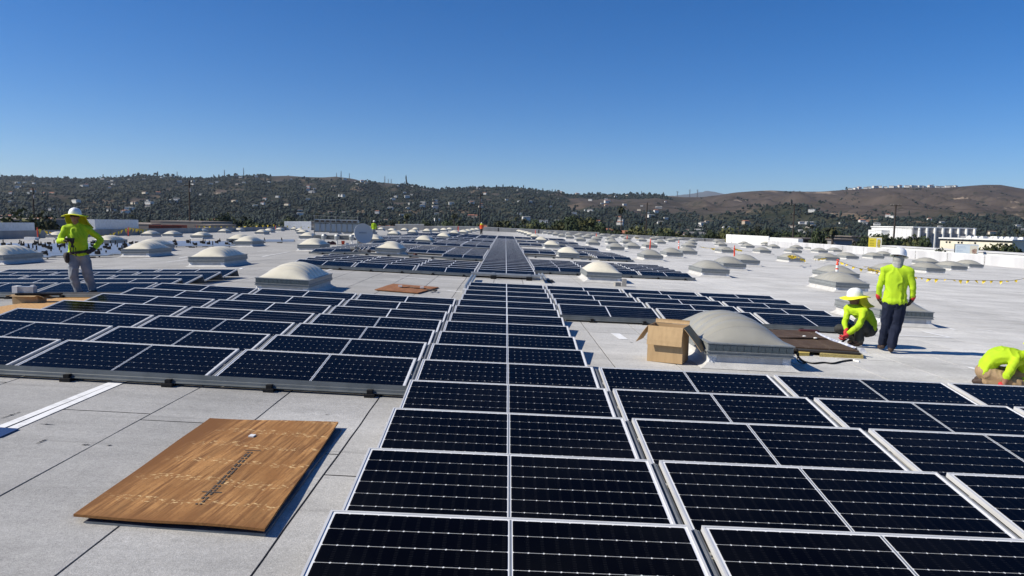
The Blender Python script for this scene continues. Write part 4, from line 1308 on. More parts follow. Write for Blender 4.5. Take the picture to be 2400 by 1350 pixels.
pcs = [('top_strip', bb_g, R4(0.02, 0.98, 0.02, 0.07)), ('photo_panel', bb_c, R4(0.64, 0.96, 0.10, 0.97)),
       ('portrait_face', bb_s, [(0.74, 0.45), (0.72, 0.62), (0.76, 0.80), (0.86, 0.84), (0.93, 0.72), (0.94, 0.45), (0.86, 0.38)]),
       ('portrait_collar', M['maroon'], [(0.64, 0.97), (0.70, 0.86), (0.84, 0.83), (0.95, 0.80), (0.96, 0.97)]), ('figure_icon', bb_g, R4(0.06, 0.11, 0.80, 0.93))]
for j, (v, u1, hh) in enumerate(((0.20, 0.42, .05), (0.31, 0.46, .05), (0.42, 0.20, .05), (0.58, 0.34, .06), (0.70, 0.26, .03), (0.88, 0.30, .03))):
    for q in words(0.08, u1, v, v + hh, 7, 50 + j): pcs.append(('lettering', bb_g, q))
board('pale blue billboard with a face photo behind the right parapet', 2243, 2288, 572.5, 598, 92, bb_p, pcs)

# ---------------------------------------------------------------- poles, wires, masts
M['pole'] = mat('creosoted_pole', (0.05, 0.038, 0.032), 0.9, (0.035, 0.028, 0.024), 4)
M['wire'] = mat('power_cable', (0.03, 0.03, 0.032), 0.6)
def pole(label, px, ytop, Y, arms=(0.6,), rad=0.25):
    p = W(at(px, ytop, Y))
    t = empty('utility_pole', label, 'pole', (p.x, p.y, 0), (0, 0, random.uniform(-0.2, 0.2)))
    MB().tube([(0, 0, -0.3), (0, 0, p.z)], [rad, rad * 0.72], 9).build('shaft', M['pole'], t)
    for a in arms:
        MB().box(-1.25, 1.25, -0.10, 0.06, p.z - a - 0.10, p.z - a + 0.06).build('crossarm', M['pole'], t)
        for x in (-1.15, -0.5, 0.5, 1.15):
            MB().tube([(x, 0, p.z - a + 0.06), (x, 0, p.z - a + 0.28)], 0.06, 6).build('insulator', M['conc'], t)
    if len(arms) == 1 and px < 1600:
        MB().tube([(0.28, 0, p.z - 2.8), (0.28, 0, p.z - 1.9)], 0.22, 9).build('transformer', M['grey_wall'], t)
    return Vector((p.x, p.y, p.z))
PT = [pole('dark wooden utility pole behind the tan building at the far left', 77, 439, 190),
      pole('tall dark utility pole rising from the pennant string on the left', 443.5, 423, 185, (1.2,)),
      pole('utility pole directly behind the orange-shirted worker', 1126, 453, 250),
      pole('leaning dark utility pole beyond the skylights right of the palm', 1517, 475, 225, ()),
      pole('utility pole with two crossarms in front of the brown hill', 1862.5, 477, 215, (0.5, 3.2)),
      pole('utility pole with a top crossarm left of the finned hall', 2100, 480, 172, (0.2,))]
for (px, yt, Y, lb) in ((137, 478, 340, 'thin distant pole left of the standing worker'), (35, 472, 380, 'thin distant pole at the far left'), (214, 480, 340, 'thin distant pole just right of the left worker'),
                        (262, 486, 350, 'thin pole above the white parapet block'), (416, 500, 210, 'short thin pole over the tan building'), (2358, 533, 300, 'thin lamp pole beside the right edge trees'), (1273, 505, 300, 'thin far pole right of the column end')):
    pole(lb, px, yt, Y, (0.4,) if px < 1000 else (), 0.12)
def wire(a, b, sag, label, rad=0.022):
    pts = [a + (b - a) * (i / 20) - Vector((0, 0, 4 * sag * (i / 20) * (1 - i / 20))) for i in range(21)]
    tag(MB().tube(pts, rad, 4).build('power_line', M['wire']), label, 'cable', 'power lines between the poles')
seq = [Vector((-210, 195, PT[0].z))] + PT + [Vector((175, 150, PT[5].z - 1))]
nm = ['left of the far-left pole', 'between the two left poles', 'between the left pole and the central pole', 'between the central pole and the leaning pole', 'between the leaning pole and the two-armed pole',
      'between the two-armed pole and the right pole', 'right of the right pole']
for i in range(len(seq) - 1):
    for j, (dz, nmz) in enumerate(((0.0, 'top power line '), (-0.7, 'second power line '), (-3.6, 'lower power line '), (-5.2, 'lowest power line '))):
        o = Vector((0.9 * (j % 2) - 0.4, 0.4 * j, dz))
        wire(seq[i] + o, seq[i + 1] + o, 1.2 + 0.35 * j, nmz + nm[i])
M['steel'] = mat('mast_steel', (0.16, 0.17, 0.19), 0.6)
for i, (px, yt, yb) in enumerate(((415, 402, 416), (526, 398, 416), (571, 393, 415), (789, 405, 416), (799.5, 400, 416), (819, 406, 419), (902, 412, 429), (910, 419, 430), (917, 419, 431), (1588, 448, 460), (1617, 444, 463), (1635, 444, 462), (2187, 432, 440))):
    p, q = W(at(px, yt, 2610)), W(at(px, yb + 3, 2610))
    h_ = p.z - q.z
    mb = MB()
    wb = 1.9 if px in (526, 799.5, 1617, 1635, 902) else 1.2
    for sx in (-1, 1):
        for sy in (-1, 1):
            mb.tube([(sx * wb, sy * wb, 0), (sx * 0.35, sy * 0.35, h_)], 0.42, 4)
    for k in range(6):
        z0, z1 = h_ * k / 6, h_ * (k + 1) / 6
        r0, r1 = wb + (0.35 - wb) * k / 6, wb + (0.35 - wb) * (k + 1) / 6
        mb.tube([(-r0, -r0, z0), (r1, -r1, z1)], 0.25, 4).tube([(r0, -r0, z0), (-r1, -r1, z1)], 0.25, 4)
    if px > 1500:
        for a in (0.80, 0.92): mb.box(-4.5, 4.5, -0.3, 0.3, h_ * a, h_ * a + 0.6)
    lab = 'steel lattice mast on the crest, %s from the left' % ordw(i + 1)
    tag(mb.build('lattice_mast', M['steel'], loc=(p.x, 2610, q.z)), lab, 'mast', 'masts along the hill crest')

# ================================================================ THINGS ON THE ROOF
def frame_of(P0, P1, P3):
    ex = (P1 - P0).normalized(); ez = ex.cross(P3 - P0).normalized(); ey = ez.cross(ex)
    m_ = Matrix((ex, ey, ez)).transposed().to_4x4()
    m_.translation = P0
    return m_
def slab(name, label, cat, px, lift, th, m_, parent=None, wob=0.0, nx_=14, ny_=18):
    """A sheet lying on the roof, its four top corners given as photo pixels (near-left, near-right, far-right, far-left)."""
    P = [hit(x, y, lift + th) for (x, y) in px]
    mt = frame_of(P[0], P[1], P[3])
    inv = mt.inverted()
    q = [inv @ p for p in P]
    mb = MB()
    vs = []
    for s_ in (0, -th):
        for j in range(ny_ + 1):
            for i in range(nx_ + 1):
                u, v = i / nx_, j / ny_
                p = (q[0] * (1-u) + q[1] * u) * (1-v) + (q[3] * (1-u) + q[2] * u) * v
                e = wob * noise.noise((p.x * 1.3 + lift * 90, p.y * 1.3, th * 50))
                vs.append((p.x, p.y, s_ + e))
    n = (nx_ + 1) * (ny_ + 1)
    fs = []
    for j in range(ny_):
        for i in range(nx_):
            a = j * (nx_ + 1) + i
            fs.append((a, a + 1, a + nx_ + 2, a + nx_ + 1)); fs.append((n + a, n + a + nx_ + 1, n + a + nx_ + 2, n + a + 1))
    for i in range(nx_):
        fs.append((i, n + i, n + i + 1, i + 1)); a = ny_ * (nx_ + 1) + i; fs.append((a, a + 1, n + a + 1, n + a))
    for j in range(ny_):
        a = j * (nx_ + 1); fs.append((a, a + nx_ + 1, n + a + nx_ + 1, n + a)); a += nx_; fs.append((a, n + a, n + a + nx_ + 1, a + nx_ + 1))
    mb.add(vs, fs)
    o = mb.build(name, m_, mtx=MI @ mt)
    if label: tag(o, label, cat)
    return o, q
def wood(name, c, cl, cd, along=1, edge=None):
    m = bpy.data.materials.new(name); m.use_nodes = True
    n, l = m.node_tree.nodes, m.node_tree.links
    b = n['Principled BSDF']; b.inputs['Roughness'].default_value = 0.8; b.inputs['Specular IOR Level'].default_value = 0.25
    tc = n.new('ShaderNodeTexCoord')
    def tex(sc_, det, st, rough=0.55):
        mp = n.new('ShaderNodeMapping'); mp.inputs['Scale'].default_value = st
        l.new(tc.outputs['Object'], mp.inputs[0])
        t = n.new('ShaderNodeTexNoise'); t.inputs['Scale'].default_value = sc_; t.inputs['Detail'].default_value = det; t.inputs['Roughness'].default_value = rough
        l.new(mp.outputs[0], t.inputs['Vector']); return t.outputs['Fac']
    def mrg(s_, a, bb):
        r_ = n.new('ShaderNodeMapRange'); r_.inputs['From Min'].default_value = a; r_.inputs['From Max'].default_value = bb
        l.new(s_, r_.inputs['Value']); return r_.outputs[0]
    def mix(f, A, B):
        x = n.new('ShaderNodeMix'); x.data_type = 'RGBA'; l.new(f, x.inputs['Factor'])
        for k, v in (('A', A), ('B', B)):
            if isinstance(v, tuple): x.inputs[k].default_value = (*v, 1)
            else: l.new(v, x.inputs[k])
        return x.outputs['Result']
    st = (1, 0.05, 1) if along else (0.05, 1, 1)
    st2 = (1, 0.14, 1) if along else (0.14, 1, 1)
    col = mix(mrg(tex(30, 6, st, 0.62), 0.40, 0.56), cd, c)
    col = mix(mrg(tex(8, 5, st2, 0.65), 0.46, 0.70), col, tuple(0.55 * v for v in c))
    col = mix(mrg(tex(2.6, 6, (1, 0.6, 1), 0.65), 0.44, 0.66), col, tuple(v * k for v, k in zip(c, (0.62, 0.56, 0.5))))
    col = mix(mrg(tex(70, 3, (1, 0.5, 1), 0.6), 0.56, 0.72), col, tuple(0.45 * v for v in c))
    sx = n.new('ShaderNodeSeparateXYZ'); l.new(tc.outputs['Object'], sx.inputs[0])
    ad = n.new('ShaderNodeMath'); ad.operation = 'MULTIPLY_ADD'; ad.inputs[1].default_value = 0.28; ad.inputs[2].default_value = 0
    l.new(tex(2.4, 3, (1, 1, 1)), ad.inputs[0])
    a2 = n.new('ShaderNodeMath'); a2.operation = 'ADD'; l.new(sx.outputs[1 if along else 0], a2.inputs[0]); l.new(ad.outputs[0], a2.inputs[1])
    d = n.new('ShaderNodeMath'); d.operation = 'DIVIDE'; d.inputs[1].default_value = 0.40; l.new(a2.outputs[0], d.inputs[0])
    f = n.new('ShaderNodeMath'); f.operation = 'FRACT'; l.new(d.outputs[0], f.inputs[0])
    ls = n.new('ShaderNodeMath'); ls.operation = 'LESS_THAN'; ls.inputs[1].default_value = 0.26; l.new(f.outputs[0], ls.inputs[0])
    sp = mrg(tex(30, 4, (0.8, 1.2, 1), 0.65), 0.54, 0.64)
    mu = n.new('ShaderNodeMath'); mu.operation = 'MULTIPLY'; l.new(ls.outputs[0], mu.inputs[0]); l.new(sp, mu.inputs[1])
    col = mix(mu.outputs[0], col, cl)
    if edge:
        e_ = None
        for ax, ln in ((0, edge[0]), (1, edge[1])):
            q = n.new('ShaderNodeMath'); q.operation = 'MULTIPLY_ADD'; q.inputs[1].default_value = 2 / ln; q.inputs[2].default_value = -1
            l.new(sx.outputs[ax], q.inputs[0])
            ab = n.new('ShaderNodeMath'); ab.operation = 'ABSOLUTE'; l.new(q.outputs[0], ab.inputs[0])
            if e_ is None: e_ = ab.outputs[0]
            else:
                mm = n.new('ShaderNodeMath'); mm.operation = 'MAXIMUM'; l.new(e_, mm.inputs[0]); l.new(ab.outputs[0], mm.inputs[1]); e_ = mm.outputs[0]
        wv = n.new('ShaderNodeMath'); wv.operation = 'MULTIPLY_ADD'; wv.inputs[1].default_value = 0.30; l.new(tex(4, 5, (1, 1, 1), 0.65), wv.inputs[0]); l.new(e_, wv.inputs[2])
        col = mix(mrg(wv.outputs[0], 0.98, 1.22), col, tuple(v * k for v, k in zip(c, (0.42, 0.36, 0.32))))
    kn = mrg(tex(7, 2, (1, 1, 1)), 0.735, 0.77)
    col = mix(kn, col, tuple(0.35 * v for v in c))
    l.new(col, b.inputs['Base Color'])
    bp = n.new('ShaderNodeBump'); bp.inputs['Strength'].default_value = 0.35; bp.inputs['Distance'].default_value = 0.004
    l.new(tex(60, 4, st), bp.inputs['Height']); l.new(bp.outputs[0], b.inputs['Normal'])
    return m
M['ply'] = wood('weathered_plywood', (0.46, 0.235, 0.085), (0.66, 0.45, 0.22), (0.17, 0.075, 0.026), edge=(1.25, 2.45))
M['ply_red'] = wood('reddish_plywood', (0.36, 0.165, 0.075), (0.48, 0.26, 0.13), (0.26, 0.11, 0.05))
M['osb'] = mat('strand_board', (0.55, 0.33, 0.13), 0.85, (0.40, 0.22, 0.085), 22, fac=(0.4, 0.6))
M['ply_brown'] = wood('brown_board', (0.115, 0.075, 0.05), (0.20, 0.15, 0.11), (0.075, 0.05, 0.035), 0)
M['foam'] = mat('grey_foam_board', (0.16, 0.185, 0.205), 0.8, (0.10, 0.12, 0.135), 12)
M['cardboard'] = mat('cardboard', (0.46, 0.315, 0.165), 0.85, (0.40, 0.27, 0.14), 3.5, stretch=(6, 6, 1))
M['cardboard_in'] = mat('cardboard_inside', (0.40, 0.27, 0.145), 0.9, (0.35, 0.235, 0.125), 4)

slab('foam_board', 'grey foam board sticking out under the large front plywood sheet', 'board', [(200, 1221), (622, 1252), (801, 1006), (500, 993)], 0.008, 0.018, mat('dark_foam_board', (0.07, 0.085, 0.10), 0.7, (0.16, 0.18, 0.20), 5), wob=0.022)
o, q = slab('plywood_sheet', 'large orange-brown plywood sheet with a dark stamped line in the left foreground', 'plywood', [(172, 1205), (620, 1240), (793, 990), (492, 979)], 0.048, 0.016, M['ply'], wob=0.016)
sc_w, sc_h = q[1].x, q[3].y
ink = mat('stamp_ink', (0.085, 0.065, 0.05), 0.85)
oi_ = (MI @ frame_of(*[hit(x, y, 0.064) for x, y in ((172, 1205), (620, 1240), (492, 979))])).inverted()
A_, B_ = oi_ @ W(hit(590, 1058, 0.064)), oi_ @ W(hit(466, 1182, 0.064))
dirv = (B_ - A_); Ls = dirv.length; dirv.normalize(); nv_ = Vector((-dirv.y, dirv.x, 0))
def stamp(s0, s1, o0, o1):
    pts = [A_ + dirv * s0 + nv_ * o0, A_ + dirv * s1 + nv_ * o0, A_ + dirv * s1 + nv_ * o1, A_ + dirv * s0 + nv_ * o1]
    vs = []
    for p in pts:
        e = 0.016 * noise.noise((p.x * 1.3 + 0.048 * 90, p.y * 1.3, 0.016 * 50))
        vs.append((p.x, p.y, e + 0.0035))
    MB().add(vs, [(0, 1, 2, 3), (3, 2, 1, 0)]).build('stamp_mark', ink, o)
stamp(-0.012, 0.0, -0.06, 0.07); stamp(Ls * 0.80, Ls * 0.80 + 0.014, -0.06, 0.07)
rs_ = random.Random(4)
s0 = 0.04
while s0 < Ls:
    w_ = rs_.uniform(0.03, 0.09)
    for (a, b) in ((0.006, 0.020), (-0.020, -0.006)):
        if rs_.random() < 0.96: stamp(s0, s0 + w_ * rs_.uniform(0.6, 0.95), a, b)
    s0 += w_ + rs_.uniform(0.0, 0.012)
p = oi_ @ W(hit(591, 1023, 0.064))
MB().box(p.x - 0.022, p.x + 0.022, p.y - 0.03, p.y + 0.03, 0.002, 0.012).build('paper_tag', M['white'], o)
slab('plywood_sheet', 'reddish plywood sheet with a rope across it beyond the left panel block', 'plywood', [(878, 678), (980, 686), (1028, 672.5), (921, 664.5)], 0.03, 0.02, M['ply_red'], wob=0.008)
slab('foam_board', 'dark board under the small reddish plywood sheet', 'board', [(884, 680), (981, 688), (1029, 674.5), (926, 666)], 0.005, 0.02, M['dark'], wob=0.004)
pts = [hit(x, y, 0.06) for x, y in ((937, 673), (948, 674.3), (960, 673.2), (972, 675.5), (985, 675.8), (998, 677), (1010, 680), (1020, 682), (1024, 680), (1016, 679), (1004, 682))]
tag(MB().tube([W(p) for p in pts], 0.018, 6).build('rope', M['dark']), 'dark rope lying across the small reddish plywood sheet', 'rope')
for (x, y, l_) in ((938, 672.5, 'left'), (989, 675.5, 'right')):
    c = W(hit(x, y, 0.075))
    tag(MB().box(-0.05, 0.05, -0.03, 0.03, 0.0, 0.05).build('white_grip', M['white'], loc=c), 'small white handle at the %s end of the dark rope' % l_, 'handle')
def tag_slab_xy(name, label, cat, xy, lift, th, m_):
    P = [Vector((x, y, zi(x) + lift + th)) for x, y in xy]
    mt = frame_of(P[0], P[1], P[3]); inv = mt.inverted(); q = [inv @ p for p in P]
    tag(MB().prism([(p.x, p.y) for p in q], -th, 0).build(name, m_, mtx=MI @ mt), label, cat)
tag_slab_xy('plywood_sheet', 'bright orange strand board beside the left worker and small carton', 'plywood', [(-9.30, 12.3), (-7.75, 12.45), (-7.75, 15.35), (-9.12, 15.25)], 0.012, 0.02, M['osb'])

# brown boards by the squatting worker
slab('insulation_board', 'yellow foam insulation strip under the front of the brown boards', 'board', [(1921, 829), (2024, 834), (2018, 826), (1926, 821)], 0.005, 0.055, mat('yellow_foam', (0.56, 0.45, 0.17), 0.9, (0.44, 0.34, 0.12), 14, bump=0.5), wob=0.012)
slab('insulation_board', 'short yellow foam piece by the skylight corner under the brown boards', 'board', [(1871, 827), (1897, 827.5), (1899, 820), (1872, 819.5)], 0.005, 0.055, mat('yellow_foam_b', (0.62, 0.46, 0.12), 0.9), wob=0.01)
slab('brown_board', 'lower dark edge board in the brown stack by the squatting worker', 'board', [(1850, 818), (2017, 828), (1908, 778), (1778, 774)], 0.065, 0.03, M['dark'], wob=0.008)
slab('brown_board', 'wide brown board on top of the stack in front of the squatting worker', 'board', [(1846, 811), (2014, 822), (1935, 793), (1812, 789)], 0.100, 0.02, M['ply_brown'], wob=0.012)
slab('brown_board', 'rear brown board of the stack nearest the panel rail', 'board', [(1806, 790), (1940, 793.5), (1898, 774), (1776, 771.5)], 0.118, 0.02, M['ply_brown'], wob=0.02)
M['poly'] = mat('clear_film', (0.62, 0.64, 0.68), 0.3, (0.30, 0.32, 0.42), 14)
mb = MB()
pts = [hit(x, y, 0.13) for x, y in ((1905, 776), (1922, 785), (1940, 793), (1958, 800), (1975, 806), (1992, 812), (2008, 818), (2025, 820))]
vs = []
for i, p in enumerate(pts):
    wd_ = 0.05 + 0.04 * abs(noise.noise((i * 1.3, 2, 0)))
    vs += [(p.x - 0.02, p.y + wd_, p.z + 0.01 * noise.noise((i * 2.1, 0, 1))), (p.x, p.y, p.z + 0.03), (p.x + 0.05, p.y - wd_ * 0.6, p.z - 0.06 + 0.03 * noise.noise((i * 1.9, 5, 1)))]
mb.add(vs, [(3*i + c, 3*i + c + 1, 3*i + c + 4, 3*i + c + 3) for i in range(len(pts) - 1) for c in range(2)])
tag(mb.build('plastic_film', M['poly'], mtx=MI), 'crumpled pale plastic film along the right edge of the brown boards', 'film')
for (x, y, l_) in ((1885, 789.3, 'left'), (1911, 793.5, 'right')):
    tag(MB().lathe([(0.005, 0), (0.032, 0.003), (0.035, 0.014), (0.02, 0.022), (0.004, 0.024)], 9).build('crumpled_paper', M['white'], loc=W(hit(x, y, 0.135))), 'small white scrap on the brown boards, the %s one' % l_, 'scrap')
tag(MB().box(-0.20, 0.16, -0.06, 0.05, 0, 0.035).build('cloth_bundle', M['maroon'], loc=W(hit(1898, 777, 0.14)), rot=(0, 0, -0.1)), 'flat dark red cloth on the far corner of the brown boards', 'cloth')
# black cables at the skylight corner
def cable(label, pxl, rad, m_, lift=0.02):
    P = [W(hit(x, y, lift if len(r_) == 0 else r_[0])) for (x, y, *r_) in pxl]
    S_ = []
    for i in range(len(P) - 1):
        p0, p1, p2, p3 = P[max(i-1, 0)], P[i], P[i+1], P[min(i+2, len(P)-1)]
        for k in range(5):
            t = k / 5
            S_.append(0.5 * ((2*p1) + (p2 - p0)*t + (2*p0 - 5*p1 + 4*p2 - p3)*t*t + (-p0 + 3*p1 - 3*p2 + p3)*t**3))
    S_.append(P[-1])
    return tag(MB().tube(S_, rad, 6).build('cable', m_), label, 'cable')
cable('black cable snaking from the skylight corner toward a white tip', [(1866, 826, 0.25), (1874, 840, 0.12), (1886, 848), (1905, 852), (1930, 850), (1952, 852), (1975, 847), (2000, 844)], 0.017, M['black'])
cable('thin black wire hanging in a loop at the grey skylight corner', [(1868, 818, 0.34), (1872, 832, 0.22), (1868, 842, 0.10), (1876, 850, 0.05), (1888, 851)], 0.009, M['black'])
cable('white tip of the black cable on the roof', [(1998, 844), (2006, 846), (2014, 848)], 0.018, M['white'])

# ---------------------------------------------------------------- cartons
def flapbox(label, origin, yaw, w_, d_, h_, flaps, th=0.008, mats=('cardboard', 'cardboard_in'), parent_name='carton'):
    t = empty(parent_name, label, 'box', origin, (0, 0, yaw))
    cm, ci = M[mats[0]], M[mats[1]]
    MB().box(0, w_, 0, th, 0, h_).build('front_wall', cm, t)
    MB().box(0, w_, d_ - th, d_, 0, h_ - 0.002).build('back_wall', ci, t)
    MB().box(0, th, th + .001, d_ - th - .001, 0, h_ - 0.001).build('side_wall', cm, t)
    MB().box(w_ - th, w_, th + .001, d_ - th - .001, 0, h_ - 0.001).build('side_wall', cm, t)
    MB().box(th, w_ - th, th, d_ - th, 0.003, 0.012).build('bottom', ci, t)
    for (side, L, ang, tw) in flaps:
        # ang: 0 straight up, 180 hanging down outside
        a = R(ang); mb = MB()
        n = 5
        if side in 'FB':
            sgn = -1 if side == 'F' else 1
            y0 = 0 if side == 'F' else d_
            pts = [(u, L * v) for v in np.linspace(0, 1, n) for u in (0.004, w_ - 0.004)]
            vs = [(x + tw * s_ * 0.10, y0 + sgn * math.sin(a) * s_ + sgn * 0.014 * math.sin(3 * s_ / L) * (1 if x > 0.1 else 0.4), h_ + math.cos(a) * s_ + 0.002) for (x, s_) in pts]
        else:
            sgn = -1 if side == 'L' else 1
            x0 = 0 if side == 'L' else w_
            pts = [(v_, L * v) for v in np.linspace(0, 1, n) for v_ in (0.006, d_ - 0.006)]
            vs = [(x0 + sgn * math.sin(a) * s_, y + tw * s_ * 0.1, h_ + math.cos(a) * s_ + 0.002 + 0.01 * math.sin(3 * s_ / L)) for (y, s_) in pts]
        m_ = len(vs)
        nn = (Vector(vs[1]) - Vector(vs[0])).cross(Vector(vs[2]) - Vector(vs[0])).normalized() * 0.006
        vs += [tuple(Vector(v) + nn) for v in vs]
        fs = [(2*i, 2*i + 1, 2*i + 3, 2*i + 2) for i in range(n - 1)] + [(m_ + 2*i, m_ + 2*i + 2, m_ + 2*i + 3, m_ + 2*i + 1) for i in range(n - 1)]
        fs += [(2*i, 2*i + 2, m_ + 2*i + 2, m_ + 2*i) for i in range(n - 1)] + [(2*i + 1, m_ + 2*i + 1, m_ + 2*i + 3, 2*i + 3) for i in range(n - 1)]
        fs += [(0, m_, m_ + 1, 1), (2*n - 2, 2*n - 1, m_ + 2*n - 1, m_ + 2*n - 2)]
        mb.add(vs, fs)
        mb.build('flap', cm, t)
    return t
P = hit(1516, 845.5, 0.012)
bx_t = flapbox('tall open cardboard box with drooping flaps beside the grey skylight', W(P), R(-26), 0.525, 0.42, 0.535, [('F', 0.285, 163, 0.15), ('L', 0.32, 146, 0.0), ('R', 0.43, 140, -0.5), ('B', 0.06, 20, 0)])
P = hit(29, 712.5, 0.012)
bx_s = flapbox('small brown carton holding parts beside the left worker', W(P), R(2), 0.47, 0.30, 0.165, [('L', 0.14, 100, 0), ('F', 0.10, 95, 0.4), ('R', 0.12, 110, 0)])
c = W(hit(29, 712.5, 0.012))
tag(MB().prism([(-0.02, -0.06), (0.60, 0.02), (0.74, 0.10), (0.70, 0.24), (0.05, 0.22)], 0, 0.035).build('black_tray', M['black'], loc=c + Vector((0.10, 0.02, 0.175)), rot=(0, 0, 0.05)), 'flat black tray lying across the small brown carton', 'tray')
t = empty('white_roll', 'white wrapped packet on top of the small carton', 'packet', c + Vector((0.0, 0.03, 0.214)), (0, 0.0, 0.06))
MB().box(0, 0.37, 0, 0.14, 0, 0.115).build('wrap', mat('dull_foil_wrap', (0.30, 0.31, 0.33), 0.35, (0.45, 0.46, 0.48), 8), t)
MB().box(-0.012, 0.085, -0.012, 0.15, -0.004, 0.125).build('end_cap', M['white'], t)
MB().box(0.30, 0.36, 0.03, 0.10, 0.116, 0.145).build('end_cap', M['white'], t)

# concrete blocks at the beige skylight
for (x, y, wd_, hh, lb, rz) in ((1446.5, 670.5, 0.20, 0.13, 'low concrete block lying at the front corner of the beige skylight', 0.2), (1462.5, 671.5, 0.15, 0.26, 'upright concrete block right of the lower block by the beige skylight', -0.1)):
    MBk = MB().box(-wd_ / 2, wd_ / 2, -0.1, 0.1, 0, hh)
    tag(MBk.build('concrete_block', M['conc'], loc=W(hit(x, y, 0.011)), rot=(0, 0, rz)), lb, 'block')

# conduits at the head of the near column
Yc = yk(19) - 0.30
zc = zi(0) + 0.17
tt = empty('conduit', 'grey pipe on black blocks across the foot of the far central column', 'pipe'); tt.matrix_world = MI
MB().tube([(-1.20, Yc, zi(-1.2) + 0.17), (1.33, Yc, zi(1.33) + 0.17)], 0.055, 10).build('pipe', M['galv'], tt)
for x in (-0.42, 0.82):
    MB().tube([(x - 0.05, Yc, zi(x) + 0.17), (x + 0.05, Yc, zi(x) + 0.17)], 0.072, 10).build('coupling', M['galv'], tt)
    MB().box(x - 0.10, x + 0.10, Yc - 0.10, Yc + 0.10, zi(x) + 0.011, zi(x) + 0.115).build('support_block', M['black'], tt)
tt = empty('conduit', 'grey elbow pipe running down left of the near central column head', 'pipe'); tt.matrix_world = MI
a, b = hit(1107, 646, 0.15), hit(1091, 672, 0.15)
MB().tube([a, a + (b - a) * 0.5, b, b + Vector((0.02, -0.35, -0.10))], 0.05, 10).build('pipe', M['galv'], tt)
MB().tube([a + Vector((0.10, 0.05, 0)), b + Vector((0.10, 0.05, 0))], 0.035, 8).build('pipe', M['galv'], tt)
MB().box(b.x - 0.06, b.x + 0.06, b.y - 0.45, b.y - 0.28, zi(b.x) + 0.011, zi(b.x) + 0.12).build('white_cap', M['white'], tt)
tt = empty('conduit', 'short pair of grey pipes right of the far column foot', 'pipe'); tt.matrix_world = MI
a, b = hit(1263, 642, 0.15), hit(1270, 654, 0.15)
for dx in (0, 0.12): MB().tube([a + Vector((dx, 0, 0)), b + Vector((dx, 0, 0))], 0.04, 8).build('pipe', M['galv'], tt)
MB().box(a.x + 0.22, a.x + 0.42, Yc - 0.5, Yc + 0.4, zi(1.5) + 0.011, zi(1.5) + 0.05).build('support_block', M['black'], tt)

# blue tarp corner
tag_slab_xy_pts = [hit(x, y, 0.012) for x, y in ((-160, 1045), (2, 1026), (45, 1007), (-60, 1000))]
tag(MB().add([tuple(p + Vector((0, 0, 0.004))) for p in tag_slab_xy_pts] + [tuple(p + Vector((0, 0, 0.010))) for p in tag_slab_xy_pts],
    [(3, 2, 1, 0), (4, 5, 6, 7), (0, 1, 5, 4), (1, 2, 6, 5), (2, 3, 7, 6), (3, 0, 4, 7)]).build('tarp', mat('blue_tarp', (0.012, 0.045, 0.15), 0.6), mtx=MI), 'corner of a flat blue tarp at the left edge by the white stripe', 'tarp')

# ---------------------------------------------------------------- delineator posts and pennants
def tube_post(px, ybase, label, striped=False, tilt=0.0, hgt=1.05):
    p = hit(px, ybase, 0.0)
    t = empty('tube_post', label, 'delineator', W(p), (tilt * 0.4, tilt, random.uniform(0, 6)), 'orange tube posts on the roof')
    MB().lathe([(0.20, 0), (0.20, 0.03), (0.11, 0.055), (0.06, 0.06)], 8).build('base', M['black'], t)
    MB().lathe([(0.058, 0.061), (0.055, hgt - 0.14), (0.035, hgt - 0.10), (0.03, hgt - 0.06)], 12).build('tube', M['red'], t)
    h_ = MB()
    for k in range(12):
        a0, a1 = 2 * math.pi * k / 12, 2 * math.pi * (k + 1) / 12
        h_.tube([(0.06 * math.cos(a0), 0, hgt - 0.01 + 0.055 * math.sin(a0)), (0.06 * math.cos(a1), 0, hgt - 0.01 + 0.055 * math.sin(a1))], 0.018, 5)
    h_.build('grip', M['red'], t)
    if striped:
        for (z0, z1) in ((0.55, 0.67), (0.73, 0.85)):
            MB().lathe([(0.0605, z0), (0.0595, z1)], 12).build('reflective_band', M['white'], t)
    return W(p) + Vector((0, 0, hgt))
tp = {}
tp['A'] = tube_post(1721, 609, 'orange tube post between grey skylights right of centre', False, 0.05)
tp['B'] = tube_post(1959, 668, 'red tube post with two white bands behind the squatting worker', True, 0.05)
tp['C'] = tube_post(1523, 585.5, 'orange tube post with a visible black base by the skylights', False, 0.05)
tp['D'] = tube_post(1591, 590, 'orange tube post with white bands beside a grey dome', True, 0.04)
tp['E'] = tube_post(1469, 571.5, 'orange tube post standing among small skylights, left of the based one', False, 0.03)
tp['G'] = tube_post(1397.5, 564.5, 'small orange tube post at the back among crowded skylights', False, 0.02)
tp['H'] = tube_post(1255, 553.5, 'tiny orange tube post right of the far column end', False, 0.02)
tp['I'] = tube_post(89, 559.5, 'orange tube post at the far left by the dark parapet', False, -0.03)
tp['J'] = tube_post(301, 553.5, 'orange tube post holding the left pennant string, right of the worker', False, 0.0)
tp['K'] = tube_post(461, 541.5, 'leaning orange tube post where the left pennant strings meet', False, 0.12)
tp['L'] = tube_post(646, 541.5, 'tiny orange tube post below the white corner wall', False, 0.0)
tp['N'] = tube_post(1074, 545.5, 'tiny orange tube post left of the orange-shirted worker', False, 0.0)
